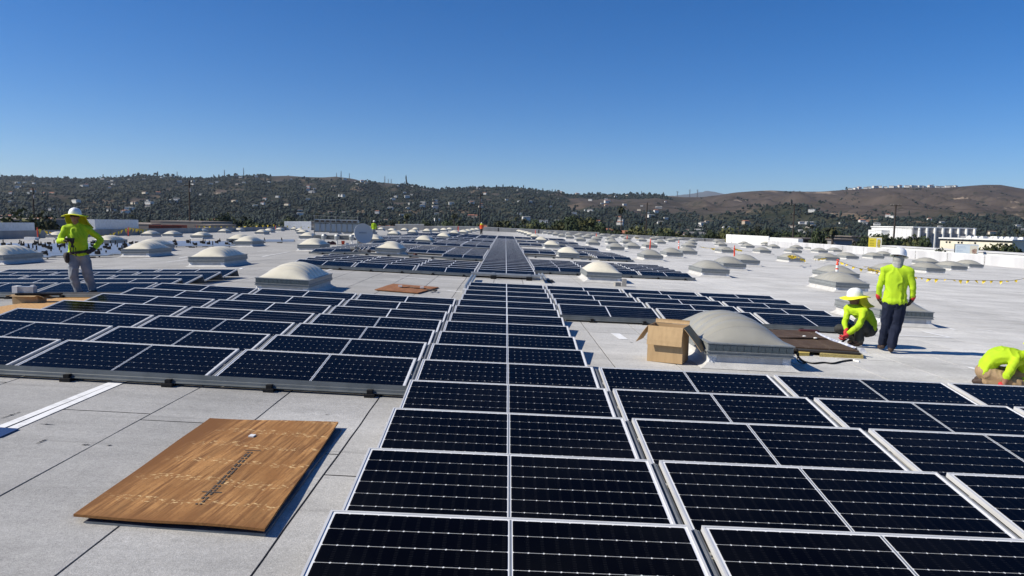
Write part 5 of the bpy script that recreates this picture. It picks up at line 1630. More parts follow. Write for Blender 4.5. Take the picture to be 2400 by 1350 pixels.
def pennants(label, pts, step=0.45, size=0.24, limp=0.5, seed=1):
    """A cord through the points with triangular flags hanging from it."""
    r_ = random.Random(seed)
    t = empty('pennant_string', label, 'pennants')
    MB().tube(pts, 0.008, 4).build('cord', M['dark'], t)
    L = [0]
    for a, b in zip(pts[:-1], pts[1:]): L.append(L[-1] + (b - a).length)
    s_ = step * 0.5
    n = 0
    while s_ < L[-1] and n < 60:
        i = max(k for k in range(len(L)) if L[k] <= s_)
        i = min(i, len(pts) - 2)
        p = pts[i] + (pts[i + 1] - pts[i]) * ((s_ - L[i]) / (L[i + 1] - L[i]))
        d = (pts[i + 1] - pts[i]).normalized()
        w_ = size * r_.uniform(0.30, 0.5); h_ = size * r_.uniform(0.7, 1.1)
        sw = Vector((r_.gauss(0, limp), r_.gauss(0, limp), -1)).normalized()
        nn = d.cross(sw).normalized() * 0.06
        a, b = p - d * w_, p + d * w_
        m1, m2 = a * 0.5 + b * 0.5 + sw * h_ * 0.45 + nn - d * w_ * 0.45, a * 0.5 + b * 0.5 + sw * h_ * 0.45 - nn * 0.5 + d * w_ * 0.45
        c_ = p + sw * h_ + d * r_.gauss(0, 0.03)
        MB().add([a, b, m1, m2, c_, a + nn * .05, b + nn * .05], [(0, 1, 3, 2), (2, 3, 4)]).build('flag', M['yellow'], t)
        s_ += step * r_.uniform(0.85, 1.15); n += 1
    return t
def sagline(a, b, sag, n=16):
    return [a + (b - a) * (i / n) - Vector((0, 0, 4 * sag * (i / n) * (1 - i / n))) for i in range(n + 1)]
pennants('yellow pennants sagging from the far-left post behind the worker', sagline(tp['I'], tp['J'], 1.0), 0.75, 0.55, 0.35, 1)
pennants('yellow pennants between the two posts right of the left worker', sagline(tp['J'], tp['K'], 0.55), 0.75, 0.58, 0.3, 2)
pennants('yellow pennants running right along the dark trees to the white corner wall', sagline(tp['K'], tp['L'] + Vector((0, 0, 0.3)), 0.35), 1.1, 0.55, 0.3, 3)
pennants('yellow pennants right of the white corner wall', sagline(tp['L'] + Vector((0, 0, 0.3)), W(at(770, 531, 158)), 0.3), 1.8, 0.45, 0.3, 4)
pa = [W(at(x, y, 30.5)) for x, y in ((1963, 612), (2010, 628), (2070, 640), (2120, 647), (2145, 649), (2180, 653), (2220, 655), (2260, 656.5), (2300, 657), (2340, 658), (2365, 658), (2390, 655), (2430, 645), (2500, 625))]
pennants('yellow pennant string low over the roof right of the standing worker', pa, 0.33, 0.17, 0.7, 5)
def drape(label, pxl, seed, n=26):
    pts = []
    for (x, y, lf) in pxl: pts.append(W(hit(x, y, lf)))
    fine = []
    for a, b in zip(pts[:-1], pts[1:]):
        k = max(2, int((b - a).length / 0.3))
        fine += [a + (b - a) * (i / k) + Vector((0, 0, 0.05 * abs(noise.noise(tuple((a + (b - a) * (i / k)) * 3))))) for i in range(k)]
    pennants(label, fine + [pts[-1]], 0.30, 0.20, 1.3, seed)
drape('yellow pennant tape trailing over the skylight left of the central right tube post', [(1640, 578, .05), (1655, 581, .05), (1668, 582, .05), (1690, 586, .5), (1700, 582, .62), (1712, 580, .6), (1722, 583, .9)], 6)
drape('yellow pennant tape from the orange post down to the next skylight right', [(1723, 583, .8), (1738, 587, .3), (1755, 590, .1), (1764, 591, .3), (1775, 590, .45), (1790, 592, .5), (1805, 595, .35), (1815, 597, .1)], 7)
drape('clump of yellow tape on the dome behind the squatting worker', [(1848, 601, .66), (1853, 598, .68), (1858, 603, .66), (1862, 600, .68), (1856, 602, .66), (1868, 601, .66), (1878, 606, .55), (1888, 611, .3)], 8)
drape('yellow tape along the side of the skylight beside the striped post', [(1905, 607, .3), (1918, 607, .35), (1935, 605, .3)], 9)
drape('yellow tape on the skylight hidden behind the standing worker', [(2024, 625, .03), (2036, 626, .05), (2046, 632, .45), (2056, 634, .45), (2064, 632, .42)], 10)
drape('yellow tape lying among small skylights left of the white corner', [(1487, 557, .1), (1505, 559, .3), (1522, 560, .4), (1545, 565, .3), (1560, 567, .2), (1580, 567, .2), (1600, 570, .5)], 11)

# ---------------------------------------------------------------- satellite dish
P = hit(838, 594, 0.0)
t = empty('satellite_dish', 'white round satellite dish on a mast left of the green-shirted far worker', 'dish', W(P), (0, 0, R(-24)))
mb = MB()
prof = [(0.02 + 0.50 * i / 9, 0.10 * ((i / 9) ** 2)) for i in range(10)]
n = 40
vs = []
for (r_, z) in prof: vs += [(r_ * math.cos(2*math.pi*k/n), r_ * math.sin(2*math.pi*k/n), z) for k in range(n)]
vs += [(r_ * math.cos(2*math.pi*k/n), r_ * math.sin(2*math.pi*k/n), z - 0.022) for (r_, z) in prof for k in range(n)]
m_ = n * len(prof)
fs = [(i*n + k, i*n + (k+1) % n, (i+1)*n + (k+1) % n, (i+1)*n + k) for i in range(9) for k in range(n)]
fs += [(m_ + i*n + k, m_ + (i+1)*n + k, m_ + (i+1)*n + (k+1) % n, m_ + i*n + (k+1) % n) for i in range(9) for k in range(n)]
fs += [(9*n + k, 9*n + (k+1) % n, m_ + 9*n + (k+1) % n, m_ + 9*n + k) for k in range(n)]
fs += [tuple(range(n - 1, -1, -1)), tuple(m_ + k for k in range(n))]
mb.add(vs, fs)
dm = Matrix.Translation((0.28, 0.05, 1.02)) @ Matrix.Rotation(R(62), 4, 'Z') @ Matrix.Rotation(R(78), 4, 'X')
mb.v = [tuple(dm @ Vector(v)) for v in mb.v]
mb.build('reflector', mat('dish_grey', (0.46, 0.48, 0.49), 0.6), t)
lt = MB()
rl_ = random.Random(2)
u = -0.22
while u < 0.2:
    w_ = rl_.uniform(0.02, 0.04)
    lt.add([dm @ Vector(p) for p in ((u, 0.02, 0.022), (u + w_, 0.02, 0.022), (u + w_, 0.055, 0.022), (u, 0.055, 0.022))], [(0, 1, 2, 3)])
    u += w_ + 0.012
lt.build('lettering', mat('dish_lettering', (0.10, 0.14, 0.19), 0.6), t)
MB().tube([(0, 0, 0.0), (0, 0, 0.98)], 0.045, 10).build('mast', M['galv'], t)
MB().tube([(0, 0, 0.62), (0.16, 0.02, 0.92)], 0.03, 8).build('bracket', M['galv'], t)
MB().tube([(-0.02, 0, 0.75), (-0.16, -0.05, 0.86), (-0.12, -0.05, 0.98)], 0.04, 8).build('bracket', M['white'], t)
for (a, b) in (((0.03, 0, 0.3), (0.42, 0.1, 0.02)), ((-0.02, 0.02, 0.35), (-0.2, 0.45, 0.02)), ((-0.02, -0.02, 0.35), (-0.15, -0.35, 0.02))):
    MB().tube([a, b], 0.022, 7).build('strut', M['dark'], t)
for (i, (x, y, w_, h_)) in enumerate(((-0.30, -0.25, 0.22, 0.34), (-0.05, -0.28, 0.24, 0.17), (0.30, -0.26, 0.36, 0.19), (0.58, -0.22, 0.16, 0.22))):
    tag(MB().box(-w_/2, w_/2, -0.11, 0.11, 0, h_).build('concrete_block', M['conc'] if i < 3 else mat('dark_block', (0.06, 0.05, 0.05), 0.9), loc=W(P) + Vector((x * 0.92 + 0.1, y, 0.0)), rot=(0, 0, 0.1 * i - 0.1)),
        ('tall left', 'low middle', 'long right', 'dark end')[i] + ' concrete block weighing down the satellite dish foot', 'block')
tag(MB().box(-0.14, 0.14, -0.12, 0.12, 0, 0.30).build('small_crate', mat('dull_brown_box', (0.13, 0.11, 0.095), 0.9), loc=W(hit(846, 577, 0))), 'dull brown carton on the roof just behind the dish', 'box')

# ---------------------------------------------------------------- condenser rack
P = hit(790, 573, 0.0)
t = empty('condenser_rack', 'steel rack of eight grey fan condensers left of the satellite dish', 'rack', W(P))
s_ = P.y / F
Wd = 100 * s_
zb, zt_ = 0.98 * 1.0, (573 - 514) * s_
for i in range(8):
    x = -Wd/2 + Wd * (i + 0.5) / 8
    b_ = MB().box(x - Wd/17, x + Wd/17, -0.3, 0.3, 30 * s_, 48 * s_)
    b_.build('condenser', mat('condenser_grey', (0.36, 0.40, 0.43), 0.5, metal=0.1) if i == 0 else bpy.data.materials['condenser_grey'], t)
    f_ = MB()
    f_.box(x - Wd/18, x + Wd/18, -0.33, 0.28, 50.5 * s_, 58 * s_)
    f_.build('fan_hood', bpy.data.materials['condenser_grey'], t)
    MB().box(x - Wd/22, x + Wd/24, -0.36, -0.332, 51.5 * s_, 56 * s_).build('fan_slot', M['dark'], t)
for z in (28 * s_, 49.2 * s_):
    MB().box(-Wd/2 - 0.05, Wd/2 + 0.05, -0.38, -0.31, z, z + 0.07).build('beam', M['rail'], t)
MB().tube([(-Wd/2 - 0.1, -0.3, 66 * s_), (Wd/2 + 0.1, -0.3, 63 * s_)], 0.02, 5).build('guard_rail', M['rail'], t)
for i in range(9):
    x = -Wd/2 + Wd * i / 8
    MB().tube([(x, -0.34, 0.9 if i not in (0, 8) else 0), (x, -0.34, (48 if i not in (0, 4, 8) else 66) * s_)], 0.03, 6).build('leg', M['rail'], t)
    if i < 8: MB().tube([(x, -0.30, 0.95), (x + Wd/9, -0.30, 28 * s_)], 0.02, 5).build('brace', M['rail'], t)
for z in (0.42, 0.52, 0.62): MB().tube([(-Wd/2, -0.5, z), (Wd/2, -0.5, z)], 0.06, 8).build('pipe_run', M['rail'], t)
for i, x in enumerate((-0.26, 0.04, 0.38)):
    MB().lathe([(0.02, 0.35), (0.2, 0.38), (0.22, 0.62), (0.15, 0.74), (0.02, 0.76)], 12, c=(x * Wd, -0.55, 0)).build('vessel', M['galv'], t)
    MB().tube([(x * Wd, -0.55, 0), (x * Wd, -0.55, 0.4)], 0.05, 8).build('leg', M['white'], t)
# clutter below the rack
def heap(name, label, cat, px, py, w_, h_, m_, seed):
    mb = MB(); nn = 12
    vs = []
    for j in range(nn + 1):
        for i in range(nn + 1):
            u, v = 2 * i / nn - 1, 2 * j / nn - 1
            e = max(0, (1 - u * u) * (1 - v * v)) ** 0.5
            vs.append((u * w_ / 2, v * w_ / 3, h_ * e * (0.65 + 0.6 * noise.noise((u * 2.3 + seed, v * 2.1, seed)))))
    mb.add(vs, [(j*(nn+1) + i, j*(nn+1) + i + 1, (j+1)*(nn+1) + i + 1, (j+1)*(nn+1) + i) for j in range(nn) for i in range(nn)])
    tag(mb.build(name, m_, loc=W(hit(px, py, 0.012))), label, cat)
heap('tarp_bundle', 'heap of dark red tarp under the fan rack', 'tarp', 777, 573, 0.72, 0.34, M['maroon'], 1)
heap('rag_pile', 'flat dark red bundle on the roof beside the skylight left of the dish', 'tarp', 792, 583.5, 0.85, 0.10, M['maroon'], 5)
heap('white_sack', 'crumpled white sack right of the red bucket', 'sack', 814, 573, 0.26, 0.16, M['white'], 3)
heap('plastic_heap', 'heap of white plastic wrapping by the far-left parapet', 'wrapping', 34, 558, 1.9, 0.75, mat('white_film', (0.72, 0.74, 0.76), 0.4, (0.55, 0.58, 0.62), 4), 7)
heap('tool_bag', 'small dark red bag on the bright roof strip left of the column', 'bag', 974, 603.5, 0.32, 0.26, M['maroon'], 9)
heap('red_cord', 'coil of orange-red cord behind the dish base', 'cord', 862, 579, 0.45, 0.05, M['red'], 11)
heap('brown_sack', 'brown sack at the left edge by the far parapet', 'sack', 5, 557, 1.1, 0.45, mat('sackcloth', (0.16, 0.12, 0.09), 0.9), 13)
t = empty('bucket', 'red bucket standing under the fan rack', 'bucket', W(hit(804, 573, 0.012)))
MB().lathe([(0.10, 0), (0.135, 0.26), (0.125, 0.26), (0.10, 0.03)], 14).build('pail', M['red'], t)
tag(MB().box(-0.35, 0.35, -0.2, 0.2, 0, 0.28).build('white_crate', M['white'], loc=W(hit(9, 560, 0.01))), 'white slab at the left edge below the plastic heap', 'slab')
tag(MB().box(-0.5, 0.5, -0.3, 0.3, 0, 0.25).build('white_crate', M['white'], loc=W(hit(74, 562, 0.01))), 'white slab left of the far-left orange tube post', 'slab')

# ---------------------------------------------------------------- racking waiting for panels
def racking(label, X0_, X1_, Y, step, seed):
    """Two rails and a sloping sheet per row, interrupted where a skylight stands; black uprights, trays and pads."""
    r_ = random.Random(seed)
    segs, x = [], X0_
    for q in sorted(SKY, key=lambda q: q.x):
        if X0_ - 1 < q.x < X1_ + 1 and q.y - 0.5 < Y + 0.5 and Y - 0.3 < q.y + 2.8:
            if q.x - 1.0 - x > 1.2: segs.append((x, q.x - 1.0))
            x = max(x, q.x + 1.0)
    if X1_ - x > 1.2: segs.append((x, X1_))
    if not segs: return
    t = empty('racking_rail', label, 'rail'); t.matrix_world = MI
    for (xa, xb) in segs:
        z0 = zi(xa)
        for dy in (0, 0.45):
            MB().box(xa, xb, Y + dy, Y + dy + 0.06, z0 + 0.09, z0 + 0.13).build('rail', M['bluegalv'], t)
        MB().add([(xa, Y + 0.07, z0 + 0.128), (xb, Y + 0.07, z0 + 0.128), (xb, Y + 0.44, z0 + 0.16), (xa, Y + 0.44, z0 + 0.16)], [(0, 1, 2, 3)]).build('deflector_sheet', M['bluegalv'], t)
        x = xa + 0.4
        while x < xb:
            h_ = r_.choice([0.26, 0.32, 0.40])
            MB().box(x - 0.024, x + 0.024, Y + 0.475, Y + 0.525, zi(x) + 0.012, zi(x) + h_).build('upright', M['black'], t)
            if r_.random() < 0.5: MB().box(x - 0.10, x + 0.08, Y + 0.30, Y + 0.465, zi(x) + 0.165, zi(x) + 0.29).build('clamp_block', M['black'], t)
            if r_.random() < 0.6: MB().box(x - 0.16, x + 0.16, Y - 0.30, Y - 0.08, zi(x) + 0.012, zi(x) + 0.06).build('foot_pad', M['black'], t)
            x += step * r_.uniform(0.8, 1.2)
M['bluegalv'] = mat('pale_blue_galvanised', (0.36, 0.40, 0.45), 0.35, metal=0.5)  # pale blue metal of the empty racking rails
for j in range(13):
    Y = 31.6 + 1.62 * j
    xl, xr = (-40 - 1185) * Y / F, ((268 + 9 * j if j else 120) - 1185) * Y / F
    racking('empty racking rail with black uprights on the left roof, %s nearest' % ordw(j + 1), xl, xr, Y, 1.05, 60 + j)
for j in range(7):
    Y = 47.0 + 1.75 * j
    racking('empty racking rail between skylights left of centre, %s nearest' % ordw(j + 1), (395 - 1185) * Y / F, (548 - 1185) * Y / F, Y, 1.1, 80 + j)
for j in range(3):
    Y = 58 + 2.5 * j
    racking('empty racking rail left of the fan rack, %s nearest' % ordw(j + 1), (607 - 1185) * Y / F, (690 - 1185) * Y / F, Y, 1.3, 90 + j)
# ================================================================ PEOPLE
def skin_mat(): return mat('skin', (0.30, 0.155, 0.10), 0.55, (0.25, 0.125, 0.08), 12)
M['skin'] = skin_mat()
M['hivis'] = mat('hi_vis_yellow', (0.45, 0.64, 0.010), 0.85, (0.35, 0.54, 0.010), 4)
M['hivis_o'] = mat('hi_vis_orange', (0.92, 0.12, 0.02), 0.75, (0.82, 0.10, 0.02), 5)
M['jeans'] = mat('washed_jeans', (0.14, 0.17, 0.22), 0.85, (0.24, 0.26, 0.29), 6)
M['navy'] = mat('navy_trousers', (0.009, 0.013, 0.030), 0.9, (0.016, 0.021, 0.042), 7, spec=0.2)
M['charcoal'] = mat('charcoal_trousers', (0.028, 0.03, 0.028), 0.85, (0.05, 0.05, 0.047), 7)
M['khaki'] = mat('tan_work_trousers', (0.36, 0.25, 0.14), 0.85, (0.28, 0.19, 0.105), 7)
M['boot'] = mat('brown_boot', (0.055, 0.032, 0.022), 0.7, (0.035, 0.02, 0.015), 10)
M['glove_red'] = mat('red_glove', (0.48, 0.025, 0.03), 0.75)
M['glove_dark'] = mat('dark_glove', (0.03, 0.02, 0.018), 0.75)
M['hat'] = mat('white_hard_hat', (0.80, 0.81, 0.82), 0.3, spec=0.5)
M['brim'] = mat('yellow_sun_brim', (0.78, 0.80, 0.02), 0.7)
M['shade'] = mat('yellow_neck_shade', (0.72, 0.66, 0.015), 0.8, (0.60, 0.54, 0.015), 8)
M['gaiter'] = mat('grey_neck_gaiter', (0.38, 0.38, 0.36), 0.85, (0.24, 0.24, 0.23), 22, stretch=(0.3, 0.3, 2))
M['lens'] = mat('dark_sunglasses', (0.01, 0.01, 0.012), 0.1)

def cap(mb, p, q, r1, r2, n=10):
    p, q = Vector(p), Vector(q)
    d = (q - p)
    if d.length < 1e-5: d = Vector((0, 0, 1e-4))
    d.normalize()
    mb.tube([p - d * r1 * 0.92, p - d * r1 * 0.6, p, q, q + d * r2 * 0.6, q + d * r2 * 0.92], [r1 * 0.4, r1 * 0.8, r1, r2, r2 * 0.8, r2 * 0.4], n)
def ell(mb, c, rad, rot=None, n=12):
    vs, fs = [], []
    m_ = 8
    for i in range(1, m_):
        a = math.pi * i / m_
        for k in range(n):
            b = 2 * math.pi * k / n
            v = Vector((rad[0] * math.sin(a) * math.cos(b), rad[1] * math.sin(a) * math.sin(b), rad[2] * math.cos(a)))
            vs.append((rot @ v if rot else v) + Vector(c))
    top = (rot @ Vector((0, 0, rad[2])) if rot else Vector((0, 0, rad[2]))) + Vector(c)
    bot = (rot @ Vector((0, 0, -rad[2])) if rot else Vector((0, 0, -rad[2]))) + Vector(c)
    vs += [top, bot]
    for i in range(m_ - 2):
        for k in range(n): fs.append((i*n + k, (i+1)*n + k, (i+1)*n + (k+1) % n, i*n + (k+1) % n))
    T_, B_ = len(vs) - 2, len(vs) - 1
    for k in range(n):
        fs.append((T_, k, (k+1) % n)); fs.append((B_, (m_-2)*n + (k+1) % n, (m_-2)*n + k))
    mb.add(vs, fs)
def grow(mb, name, m_, voxel, parent, fold=0.0, freq=9.0, it=4, clip=None):
    """One continuous surface grown over the overlapping volumes, with cloth folds pushed in."""
    me = mb.mesh('tmp', m_)
    o = bpy.data.objects.new('tmp', me)
    COL.objects.link(o)
    r_ = o.modifiers.new('r', 'REMESH'); r_.mode = 'VOXEL'; r_.voxel_size = voxel
    s_ = o.modifiers.new('s', 'SMOOTH'); s_.factor = 0.5; s_.iterations = it
    dg = bpy.context.evaluated_depsgraph_get()
    out = bpy.data.meshes.new_from_object(o.evaluated_get(dg))
    bpy.data.objects.remove(o); bpy.data.meshes.remove(me)
    out.name = name
    out.materials.clear(); out.materials.append(m_)
    if fold:
        nrm = [v.normal.copy() for v in out.vertices]
        off_ = random.uniform(0, 30)
        for v, nn in zip(out.vertices, nrm):
            p = v.co
            a = 1 - abs(noise.noise((p.x * freq + 0.5 * p.z * freq, p.y * freq + off_, p.z * freq * 0.6 - 0.4 * p.x * freq))) * 2
            b = noise.noise((p.x * 3.1 + 7, p.y * 3.1, p.z * 2.2))
            v.co = p + nn * (fold * (0.8 * a * a * a + 0.7 * b))
    out.polygons.foreach_set('use_smooth', [True] * len(out.polygons))
    return link(name, out, parent)
def basis(fwd, up=Vector((0, 0, 1))):
    y = fwd.normalized(); x = y.cross(up).normalized(); z = x.cross(y)
    return Matrix((x, y, z)).transposed()
def hand(mb, wr, d, palm_n, side, s=1.0, grip=0.5):
    """Palm, four unequal bent fingers and a thumb leaving the side near the wrist."""
    d = d.normalized(); n = palm_n - d * palm_n.dot(d)
    n.normalize(); x = d.cross(n) * side
    Rm = Matrix((x, n, d)).transposed()
    ell(mb, wr + d * 0.05 * s, (0.042 * s, 0.019 * s, 0.056 * s), Rm)
    for i, (off, L) in enumerate(((-0.030, 0.062), (-0.010, 0.074), (0.010, 0.070), (0.029, 0.055))):
        a = wr + d * 0.094 * s + x * off * s
        g1, g2 = grip, grip * 2.0
        m1 = a + (d * math.cos(g1) + n * math.sin(g1)) * L * 0.5 * s
        e = m1 + (d * math.cos(g2) + n * math.sin(g2)) * L * 0.5 * s
        cap(mb, a, m1, 0.0105 * s, 0.0098 * s, 7); cap(mb, m1, e, 0.0098 * s, 0.0085 * s, 7)
    a = wr + d * 0.03 * s - x * 0.036 * s
    m1 = a + (d * 0.7 - x * 0.55 + n * 0.35).normalized() * 0.035 * s
    cap(mb, a, m1, 0.0135 * s, 0.0115 * s, 7); cap(mb, m1, m1 + (d * 0.9 + n * 0.4 + x * 0.1).normalized() * 0.03 * s, 0.0115 * s, 0.0095 * s, 7)
def person(label, pos, yaw, P, cloth, vox=0.013, tilt=0.0):
    """P: joints in metres, x right, y away, z up from the ground; cloth: materials per garment."""
    t = empty('person', label, 'person', pos, (0, 0, yaw))
    V = {k: ([Vector(q) for q in v] if isinstance(v, list) else Vector(v)) for k, v in P.items() if k not in ('grip', 'sleeve', 'hem')}
    f = V['face'].normalized(); hc = V['head']
    HR_ = basis(f, V.get('headup', Vector((0, 0, 1))))
    def hp(x, y, z): return hc + HR_ @ Vector((x, y, z))
    sh, el_, wr, hip, kn, an, toe = V['sh'], V['el'], V['wr'], V['hip'], V['kn'], V['an'], V['toe']
    chest = (sh[0] + sh[1]) / 2; pel = (hip[0] + hip[1]) / 2
    lat = (sh[1] - sh[0]).normalized(); up = (chest - pel).normalized()
    dep = lat.cross(up).normalized(); lat = up.cross(dep).normalized()
    TR = Matrix((lat, dep, up)).transposed()
    bend = V.get('bend', Vector((0, 0, 0)))
    def torso(mb, g):
        n = 20
        for i in range(n + 1):
            s_ = i / n
            u_ = s_ * 8
            c = pel * (1 - s_) + (chest + up * 0.01) * s_ + bend * (4 * s_ * (1 - s_))
            wx = float(np.interp(u_, range(9), [0.185, 0.182, 0.174, 0.168, 0.170, 0.176, 0.182, 0.180, 0.160]))
            dy = float(np.interp(u_, range(9), [0.120, 0.122, 0.120, 0.118, 0.120, 0.124, 0.124, 0.115, 0.090]))
            ell(mb, c, (wx + g, dy + g, 0.085 + g), TR)
        for k in (0, 1): cap(mb, chest + (sh[k] - chest) * 0.35 + up * 0.02, sh[k], 0.080 + g, 0.066 + g)
    # body
    b = MB()
    ell(b, hp(0, 0.0, 0.02), (0.076, 0.096, 0.105), HR_)
    ell(b, hp(0, 0.035, -0.055), (0.055, 0.062, 0.065), HR_)
    cap(b, hp(0, 0.098, 0.012), hp(0, 0.112, -0.022), 0.010, 0.015, 7)
    ell(b, hp(0, 0.088, -0.058), (0.024, 0.010, 0.009), HR_, 8)
    for sx in (-1, 1): ell(b, hp(0.078 * sx, -0.005, -0.005), (0.010, 0.022, 0.032), HR_, 8)
    cap(b, chest + up * 0.03, hp(0, -0.015, -0.05), 0.062, 0.056)
    torso(b, -0.012)
    for k in (0, 1):
        cap(b, sh[k], el_[k], 0.052, 0.043); cap(b, el_[k], wr[k], 0.042, 0.029)
        hd = V['hand'][k] if 'hand' in V else (wr[k] - el_[k])
        hand(b, wr[k], hd, V['palm'][k] if 'palm' in V else Vector((0, 1, 0)), (-1, 1)[k], 0.97, P.get('grip', 0.5))
        cap(b, hip[k], kn[k], 0.082, 0.054); cap(b, kn[k], an[k], 0.054, 0.038); cap(b, an[k], toe[k], 0.040, 0.032)
    grow(b, 'body', M['skin'], min(vox, 0.011) if vox < 0.02 else vox, t, it=2)
    # shirt
    s_ = MB()
    torso(s_, 0.010)
    for k in (0, 1):
        cap(s_, sh[k], el_[k], 0.066, 0.053)
        e = el_[k] + (wr[k] - el_[k]) * P.get('sleeve', [0.93, 0.93])[k]
        cap(s_, el_[k], e, 0.056, 0.042)
    cap(s_, chest + up * 0.06, chest + up * 0.075, 0.085, 0.078)
    if P.get('hem', 1): ell(s_, pel + up * 0.015, (0.205, 0.148, 0.10), TR)
    grow(s_, 'shirt', cloth['shirt'], vox, t, fold=0.016, freq=8)
    # trousers
    tr = MB()
    ell(tr, pel - up * 0.02, (0.188, 0.13, 0.11), TR)
    for k in (0, 1):
        cap(tr, hip[k], kn[k], 0.110, 0.090); cap(tr, kn[k], an[k] + (kn[k] - an[k]).normalized() * 0.03, 0.088, 0.078)
    grow(tr, 'trousers', cloth['trousers'], vox, t, fold=0.018, freq=7)
    for k in (0, 1):
        bt = MB()
        d = (toe[k] - an[k]); 
        cap(bt, an[k] + Vector((0, 0, 0.05)), an[k], 0.052, 0.052)
        sole = Vector((an[k].x, an[k].y, toe[k].z))
        cap(bt, an[k] * 0.5 + sole * 0.5 - Vector((d.x, d.y, 0)) * 0.15, toe[k], 0.050, 0.043)
        grow(bt, 'boot', M['boot'], vox, t, it=3)
        if cloth.get('glove'):
            g = MB()
            hd = V['hand'][k] if 'hand' in V else (wr[k] - el_[k])
            hand(g, wr[k], hd, V['palm'][k] if 'palm' in V else Vector((0, 1, 0)), (-1, 1)[k], 1.16, P.get('grip', 0.5))
            cap(g, wr[k] - hd.normalized() * 0.03, wr[k] + hd.normalized() * 0.03, 0.040, 0.040)
            grow(g, 'glove', cloth['glove'], max(0.0058, vox * 0.45), t, it=1)
            if cloth.get('cuff'):
                c = MB(); cap(c, wr[k] - hd.normalized() * 0.05, wr[k] - hd.normalized() * 0.01, 0.047, 0.046)
                grow(c, 'cuff', cloth['cuff'], vox, t, it=1)
    # hard hat: shell with a crown ridge, short brim
    hm_ = MB()
    n, prof = 28, [(1.0, 0.0), (0.99, 0.035), (0.94, 0.07), (0.83, 0.103), (0.62, 0.13), (0.34, 0.146), (0.06, 0.151)]
    vs = []
    for (r_, z) in prof:
        for k in range(n):
            a = 2 * math.pi * k / n
            ridge = 0.008 * max(0, math.cos(a) ** 8 + 0) if 0.05 < z < 0.14 else 0
            rx, ry = 0.118 * r_, 0.142 * r_
            vs.append(hp(rx * math.sin(a), ry * math.cos(a) - 0.005, 0.048 + z + (0.006 if abs(math.sin(a)) < 0.25 and z > 0.06 else 0)))
    fs = [(i*n + k, i*n + (k+1) % n, (i+1)*n + (k+1) % n, (i+1)*n + k) for i in range(len(prof)-1) for k in range(n)]
    fs.append(tuple((len(prof)-1)*n + k for k in range(n)))
    hm_.add(vs, fs)
    hm_.build('hard_hat', M['hat'], t, True)
    def ring(name, r0, rx, ry, z0, droop, m_, wav=0.0):
        mb = MB(); vs = []
        for sgn in (0, 0.006):
            for j in range(5):
                s_ = j / 4
                for k in range(36):
                    a = 2 * math.pi * k / 36
                    x = (0.112 + (rx - 0.112) * s_) * math.sin(a); y = (0.136 + (ry - 0.136) * s_) * math.cos(a) - 0.005
                    vs.append(hp(x, y, z0 - droop * s_ * s_ + wav * s_ * math.sin(3 * a + 1) - sgn))
        m = 180
        fs = [(j*36 + k, j*36 + (k+1) % 36, (j+1)*36 + (k+1) % 36, (j+1)*36 + k) for j in range(4) for k in range(36)]
        fs += [(m + j*36 + k, m + (j+1)*36 + k, m + (j+1)*36 + (k+1) % 36, m + j*36 + (k+1) % 36) for j in range(4) for k in range(36)]
        fs += [(144 + k, 144 + (k+1) % 36, m + 144 + (k+1) % 36, m + 144 + k) for k in range(36)]
        mb.add(vs, fs)
        mb.build(name, m_, t, True)
    if cloth.get('sunbrim'):
        ring('sun_brim', 0, 0.245, 0.265, 0.052, 0.03, M['brim'], 0.012)
        # neck shade hanging from the brim behind the head
        mb = MB(); vs = []
        nA, nD = 22, 9
        lean = V.get('lean', Vector((0, 0, 0)))
        for j in range(nD):
            s_ = j / (nD - 1)
            for i in range(nA):
                a = R(95) + R(170) * i / (nA - 1)
                w_ = 0.20 + 0.03 * s_ + 0.012 * s_ * math.sin(i * 1.7)
                p = hp(w_ * math.sin(a) * 0.95, w_ * math.cos(a), 0.045)
                vs.append(p + Vector((0, 0, -0.25 * s_)) + lean * s_ * s_ + Vector((0.012, 0.012, 0)) * math.sin(i * 2.1 + j) * s_)
        mb.add(vs, [(j*nA + i, j*nA + i + 1, (j+1)*nA + i + 1, (j+1)*nA + i) for j in range(nD-1) for i in range(nA-1)])
        o = mb.build('neck_shade', M['shade'], t, True)
        so = o.modifiers.new('t', 'SOLIDIFY'); so.thickness = 0.005
    else:
        ring('hat_brim', 0, 0.145, 0.178, 0.055, 0.012, M['hat'])
    if cloth.get('glasses', True):
        mb = MB()
        for j in range(2):
            for i in range(13):
                a = R(-75) + R(150) * i / 12
                p = hp(0.086 * math.sin(a), 0.098 * math.cos(a) + 0.012, 0.032 - 0.036 * j + (0.010 * (1 - min(1, abs(a) / 0.25)) if j else 0))
                mb.v.append(tuple(p))
        mb.f += [(i, i + 1, 13 + i + 1, 13 + i) for i in range(12)]; mb.m += [0] * 12
        mb.build('sunglasses', M['lens'], t, True)
    if cloth.get('gaiter'):
        g = MB()
        cap(g, hp(0, -0.012, -0.16), hp(0, -0.010, 0.0), 0.082, 0.092)
        ell(g, hp(0, 0.0, -0.02), (0.090, 0.108, 0.075), HR_)
        grow(g, 'neck_gaiter', M['gaiter'], vox, t, fold=0.008, freq=14)
    if cloth.get('hair'):
        g = MB(); ell(g, hp(0, -0.02, 0.015), (0.083, 0.095, 0.10), HR_)
        grow(g, 'hair', M['dark'], vox, t, it=1)
    return t, V

def view_yaw(p): return -math.atan2(p.x, p.y)
